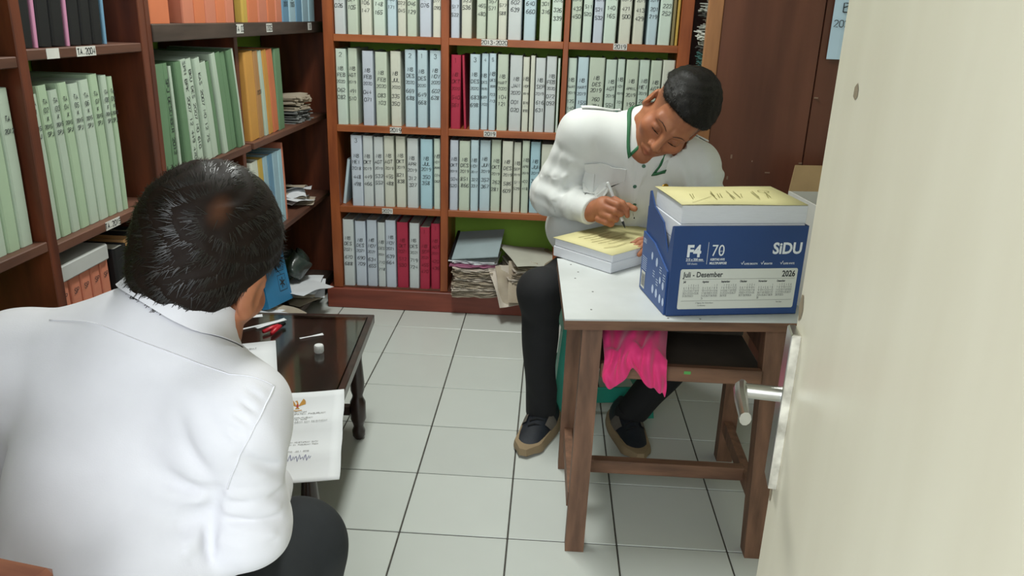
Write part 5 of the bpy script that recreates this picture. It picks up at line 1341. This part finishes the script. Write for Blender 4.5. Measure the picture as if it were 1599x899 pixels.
q = MB(); pts = [(-.008+.05*k/24, -.066+.006*math.sin(k*2.1)+.003*math.sin(k*5)) for k in range(25)]; ribbon(q, pts, .0014, t3)
q.build('signature', mat('violet_ink', '5a5a8c', .6), lt)
q = MB(); ey = .103
for s_ in (-1, 1):
    for k in range(6):
        a0 = .35+k*.22; ribbon(q, [(s_*.003, ey-.004), (s_*(.006+.006*math.cos(a0)), ey+.002*k*.4), (s_*(.006+.012*math.cos(a0-.5)), ey+.010+.001*k-.012*(1-math.sin(a0)))], .0020, t3)
    ribbon(q, [(s_*.004, ey-.012), (0, ey-.008)], .003, t3)
ribbon(q, [(0, ey-.012), (0, ey+.004), (-.002, ey+.010), (-.005, ey+.009)], .0035, t3); ribbon(q, [(-.010, ey-.016), (0, ey-.018), (.010, ey-.016)], .0025, t3)
q.build('emblem', mat('gold_print', 'c08a2c', .5), lt)
q = MB(); ribbon(q, [(0, ey-.008), (0, ey+.001)], .005, lambda u, v: t3(u, v)+Vector((0, 0, .0006))); q.build('emblem_shield', mat('red_print', 'a8322c', .5), lt)

# ------------------------------------------------------------------ the man writing at the desk
p2 = person_root((.92, -.66, 0), 'seated person in white uniform shirt with green collar trim writing at the desk')
bpy.context.view_layer.update()
RS, LS = np.array((.775, -.790, 1.010)), np.array((1.130, -.790, .925)); NB = np.array((.965, -.800, 1.010)); PV = np.array((.91, -.545, .52))
xl = (LS-RS)/np.linalg.norm(LS-RS); up = (NB-PV)/np.linalg.norm(NB-PV); fw_ = np.cross(xl, up)
if fw_[1] > 0: fw_ = -fw_
TF = frame(fw_, up)
H2R = frame((-.308, -.8014, -.5128), (.5113, -.594, .6211)); H2S = 1.10
H2T = np.array((1.050, -.894, 1.109))-H2R @ np.array((0, .005, .030))*H2S
RE, RW = np.array((.672, -.735, .800)), np.array((.805, -.890, .785)); LE, LW = np.array((1.215, -.845, .73)), np.array((1.075, -.985, .745))
RH, RK, RA = np.array((.82, -.57, .50)), np.array((.655, -.915, .520)), np.array((.677, -.875, .10))
LH, LK, LA = np.array((.99, -.55, .50)), np.array((1.275, -.87, .50)), np.array((.985, -.860, .10))
def torso(g):
    return [Cap(NB, RS, .062+g, .062+g, .05), Cap(NB, LS, .062+g, .062+g, .05), Ell((.945, -.720, .860), (.172+g, .112+g, .19+g), TF, .06),
            Ell((.920, -.615, .70), (.172+g, .125+g, .17+g), TF, .06), Ell(PV, (.18+g, .145+g, .10+g), None, .06)]
headp = Local(head_fn, H2R, H2T, H2S, .16, .02)
neck_top = H2T+H2R @ np.array((0, .022, -.045))*H2S
# right hand closed on the pen
hd = np.array((.852, -.915, .802))
def fist():
    o = [Cap(RW, hd+np.array((-.012, .0, .004)), .027, .034, .02), Ell(hd, (.036, .040, .034), None, .015)]
    # knuckles and folded fingers, each its own chain
    for i, (x, y, z) in enumerate(((.010, -.030, .030), (.004, -.036, .010), (-.006, -.034, -.010), (-.016, -.028, -.028))):
        b_ = hd+np.array((x-.010, y+.006, z)); o += finger(b_, ((.75, -.55, -.15), (.80, .35, -.35), (-.2, .8, -.3)), (.034-.002*i, .026-.002*i, .016), .0118, .0088, .004)
    o += finger(hd+np.array((.018, -.020, .036)), ((.70, -.35, -.25), (.55, -.15, -.80), (.2, -.05, -.95)), (.030, .024, .018), .0105, .0078, .004)
    o += finger(hd+np.array((.012, .020, .008)), ((.85, .10, -.05), (.95, -.20, .05), (.80, -.35, -.25)), (.028, .028, .022), .0125, .0092, .005)
    return o
body2 = Union(torso(-.006)+[Cap(RS, RE, .048, .040), Cap(RE, RW, .041, .029), Cap(LS, LE, .048, .040), Cap(LE, LW, .041, .029),
   Cap(NB-np.array((0, 0, .02)), neck_top, .060, .056, .03), Cap(H2T+H2R @ np.array((0, .010, -.06)), NB, .052, .056, .03), headp,
   Cap(RH, RK, .075, .050), Cap(RK, RA, .048, .034), Cap(LH, LK, .075, .050), Cap(LK, LA, .048, .034), Cap(RA+np.array((0, 0, -.035)), RA+np.array((-.018, -.085, -.072)), .024, .014), Cap(LA+np.array((0, 0, -.035)), LA+np.array((.014, -.085, -.072)), .024, .014)]
   +fist()+hand_prims(LW, (-.85, -.25, -.12), (.1, .1, -1), -1, .22, .3), .03)
V, Q = polygonise(body2, (.55, -1.14, .0), (1.40, -.34, 1.28), .0031)
L = ((V-H2T.astype(f32)) @ H2R.astype(f32))/H2S; near = nrm(L) < .18
colr = np.ones((len(V), 3)); colr[near] = head_color(L[near])
def hl2(y): return np.interp(y, [-.11, -.078, -.060, -.040, -.02, .02, .05, .08, .12], [.080, .074, .068, .058, .060, .064, .056, .030, .000])
fade = np.clip((L[:, 2]-(hl2(L[:, 1])-.050))/.055, 0, 1)*near*(L[:, 1] > -.050)*(np.abs(L[:, 0]) < .083)
colr *= 1-fade[:, None]*.80
np_mesh('body', V, Q, M_skin, p2, colr)
def line2(P): return hl2(P[:, 1]).astype(f32)-P[:, 2]
hp = Union([Local(lambda P: hair_cap(P, .0165, line2, .020), H2R, H2T, H2S, .15)])
hv, hq = polygonise(hp, H2T-.21, H2T+.21, .0034)
h2 = np_mesh('hair', hv, hq, M_hair, p2)
def flow2(p):
    l = ((p-H2T.astype(f32)) @ H2R.astype(f32))/H2S; d = l-np.array([0, .07, .10], f32); return (d/np.maximum(nrm(d), 1e-4)[:, None]) @ H2R.T.astype(f32)
s2 = strands('hair_strands', hv, hq, 12000, .013, flow2, mat('short_hair', '1d1a17', .5, .2, 60, spec=.35), h2, .0006, .55, 5, None, .45); s2['kind'] = 'stuff'
# eyebrows and lash lines
def hpt(x, y, z): return Vector(map(float, H2T+H2R @ np.array((x, y, z))*H2S))
hf = Union([headp])
for s in (-1, 1):
    q = MB(); P = drape([np.array(hpt(s*x, y, z)) for x, y, z in ((.012, -.100, .026), (.024, -.098, .0315), (.036, -.092, .0335), (.047, -.083, .0285))], hf, .0008)
    q.tube([Vector(map(float, x)) for x in P], [.0020, .0032, .0028, .0010], 6, flat=.35); child(q.build('eyebrow', mat('brow_hair', '2c1f18', .7, .2), None, True), p2)
    q = MB(); P = drape([np.array(hpt(s*x, y, z)) for x, y, z in ((.021, -.096, -.0030), (.032, -.098, -.0055), (.044, -.090, -.0025))], hf, .0006)
    q.tube([Vector(map(float, x)) for x in P], [.0008, .0015, .0009], 5); child(q.build('eyelash', M_hair, None, True), p2)
# shirt
g = .016
sh2 = Union(torso(g)+[Cap(RS, RE, .072, .066, .045), Cap(RE, RW, .062, .043, .03), Cap(LS, LE, .070, .064, .045), Cap(LE, LW, .058, .043, .03), Ell((.765, -.64, .665), (.10, .11, .10), None, .05)], .04)
sh2.post += [folds([((.70, -.82, .96), (.66, -.80, .86), 0.0119, -0.0093), ((.73, -.85, .93), (.70, -.82, .82), 0.0102, 0.0093), ((.64, -.76, .86), (.70, -.82, .78), 0.0119, -0.0093), ((.66, -.79, .83), (.74, -.86, .80), 0.0085, 0.0078), ((.70, -.80, .76), (.79, -.88, .77), 0.0085, -0.0078),
                    ((.80, -.87, 1.0), (.83, -.88, .90), 0.0136, -0.0062), ((.87, -.87, .93), (.84, -.86, .78), 0.0136, 0.0062), ((.96, -.88, .97), (.95, -.87, .74), 0.0102, 0.0078), ((1.00, -.87, .93), (1.02, -.86, .78), 0.0119, -0.0062),
                    ((1.08, -.86, .95), (1.12, -.87, .80), 0.0119, 0.0078), ((1.13, -.85, .95), (1.18, -.87, .82), 0.0085, -0.0093), ((1.16, -.84, .93), (1.21, -.86, .82), 0.0076, 0.0078), ((1.10, -.87, .90), (1.14, -.87, .80), 0.0068, -0.0078)]),
             wobble(.0026, 15, 18), wobble(.0012, 19, 45), sleeve(RS, RE, 3.5, .0045, .4, .15, 1.1, .10), sleeve(RE, RW, 3.2, .004, 1.2, -.1, .85, .09), sleeve(LS, LE, 4, .005, 2.2, .1, 1.1, .10),
             drapes((55, 0, 14), .0045, .4, (.90, -.86, .86), .12, .8), drapes((70, 0, 40), .0055, 1.0, (1.10, -.84, .87), .09, .6)]
hn = (RW-RE)/np.linalg.norm(RW-RE); ln = (LW-LE)/np.linalg.norm(LW-LE); nax = (neck_top-NB)/np.linalg.norm(neck_top-NB)
def cuffs2(P, d):
    for w, n_ in ((RW, hn), (LW, ln)):
        q = P-w.astype(f32); s_ = q @ n_.astype(f32); nr = nrm(q) < .11
        d = np.where(nr, smax(d, s_-f32(.004), .006), d)
    return d
def neckcut2(P, d):
    q = P-(NB+nax*.040).astype(f32); return np.where(nrm(q) < .11, smax(d, q @ nax.astype(f32), .012), d)
sh2.post += [lambda P, d: smax(d, f32(.50)-P[:, 2], .01), cuffs2, neckcut2]
V, Q = polygonise(sh2, (.54, -1.08, .47), (1.36, -.34, 1.16), .0036)
s2o = np_mesh('shirt', V, Q, M_shirt2, p2)
M_trim = mat('green_piping', '2c6b45', .7, .06)
NR = frame(fw_+np.array((0, 0, -.2)), nax)
collar('collar', NB+nax*.040, NR, sh2, M_shirt2, p2, .068, .072, .42, .085, M_trim, .022, .15, .026)
# front band, pocket flap, shoulder straps, buttons, badge
patch('front_band', ((.945, -.90, .985), (.975, -.90, .985), (.955, -.86, .72), (.925, -.86, .72)), sh2, .0012, .0012, M_shirt2, s2o, 4, 16)
patch('pocket', ((.795, -.88, .875), (.888, -.90, .880), (.885, -.88, .815), (.800, -.87, .815)), sh2, .0010, .0010, M_shirt2, s2o, 8, 8)
patch('pocket_flap', ((.772, -.88, .912), (.893, -.90, .912), (.893, -.89, .868), (.775, -.87, .866)), sh2, .0045, .0030, M_shirt2, s2o, 10, 5)
patch('shoulder_strap', ((.760, -.815, 1.09), (.880, -.80, 1.10), (.878, -.76, 1.10), (.758, -.770, 1.09)), sh2, .0035, .0035, M_shirt2, s2o, 12, 4)
patch('shoulder_strap', ((1.06, -.80, 1.03), (1.155, -.80, .99), (1.155, -.76, .99), (1.06, -.755, 1.03)), sh2, .0035, .0035, M_shirt2, s2o, 12, 4)
M_gbtn = mat('dark_green_button', '3f6b58', .35, .05); M_gold = mat('gold_badge', 'c89a3e', .3, .05, metal=1.0)
for p in ((.942, -.90, .857), (.932, -.88, .785), (.955, -.90, .930)): button('button', p, sh2, .0062, M_gbtn, s2o)
button('button', (.868, -.80, 1.10), sh2, .0052, M_gbtn, s2o); button('button', (1.075, -.79, 1.03), sh2, .0052, M_gbtn, s2o)
bd_ = button('gold_badge', (1.045, -.88, .862), sh2, .0125, M_gold, p2)
D = drape([(1.045, -.88, .846)]*4, sh2, .003)[0]; q = MB(); q.lathe([(.004, 0), (.010, .002), (.009, .006), (.003, .008)], 10, Matrix.Translation(Vector(map(float, D))) @ Matrix.Rotation(PI/2, 4, 'X')); child(q.build('badge_pendant', M_gold, None, True), bd_)
path_on('pocket_edge', [(.779, -.88, .868), (.783, -.87, .835), (.785, -.86, .80)], sh2, .0014, .0014, mat('grey_thread', '6d7370', .8), s2o, 10)
# trousers and shoes
tr2 = Union([Ell(PV+np.array((0, 0, -.01)), (.195, .160, .105), None, .05), Cap(RH, RK, .090, .064), Cap(RK, RA+np.array((0, -.008, -.03)), .064, .050), Cap(LH, LK, .092, .070), Cap(LK, LA+np.array((0, -.008, -.03)), .066, .054)], .05)
tr2.post += [wobble(.0022, 23, 24), folds([((.60, -.95, .44), (.70, -.95, .38), .02, -.006), ((.62, -.93, .2), (.74, -.9, .16), .016, .005), ((.62, -.93, .15), (.74, -.92, .13), .012, -.005)]), lambda P, d: smax(d, f32(.058)-P[:, 2], .006), lambda P, d: smax(d, P[:, 2]-f32(.615), .01)]
V, Q = polygonise(tr2, (.54, -1.06, .05), (1.38, -.32, .68), .005)
np_mesh('trousers', V, Q, M_trouser, p2)
shoe(p2, (.708, -.795, 0), (.628, -1.07, 0), .285, SHC); shoe(p2, (.960, -.775, 0), (1.005, -1.06, 0), .285, SHC)
# the pen
pn = empty('pen', (.846, -.935, .889)); tag(pn, 'white ballpoint pen held in the writing hand', 'pen')
a = Vector((0, 0, 0)); b_ = Vector((.912, -.925, .745))-Vector((.846, -.935, .889)); q = MB()
q.tube([a, a+b_*.10, a+b_*.84], [.0042, .0052, .0050], 10); q.build('barrel', mat('white_plastic', '', .4), pn, True, auto=40)
q = MB(); q.tube([a+b_*.84, a+b_*.95, a+b_], [.0046, .0026, .0006], 10); q.build('tip', M_ink, pn, True)
q = MB(); q.tube([a+Vector((.004, -.006, .0)), a+b_*.32+Vector((.004, -.006, 0))], .0014, 6); q.build('clip', mat('white_plastic', '', .4), pn)
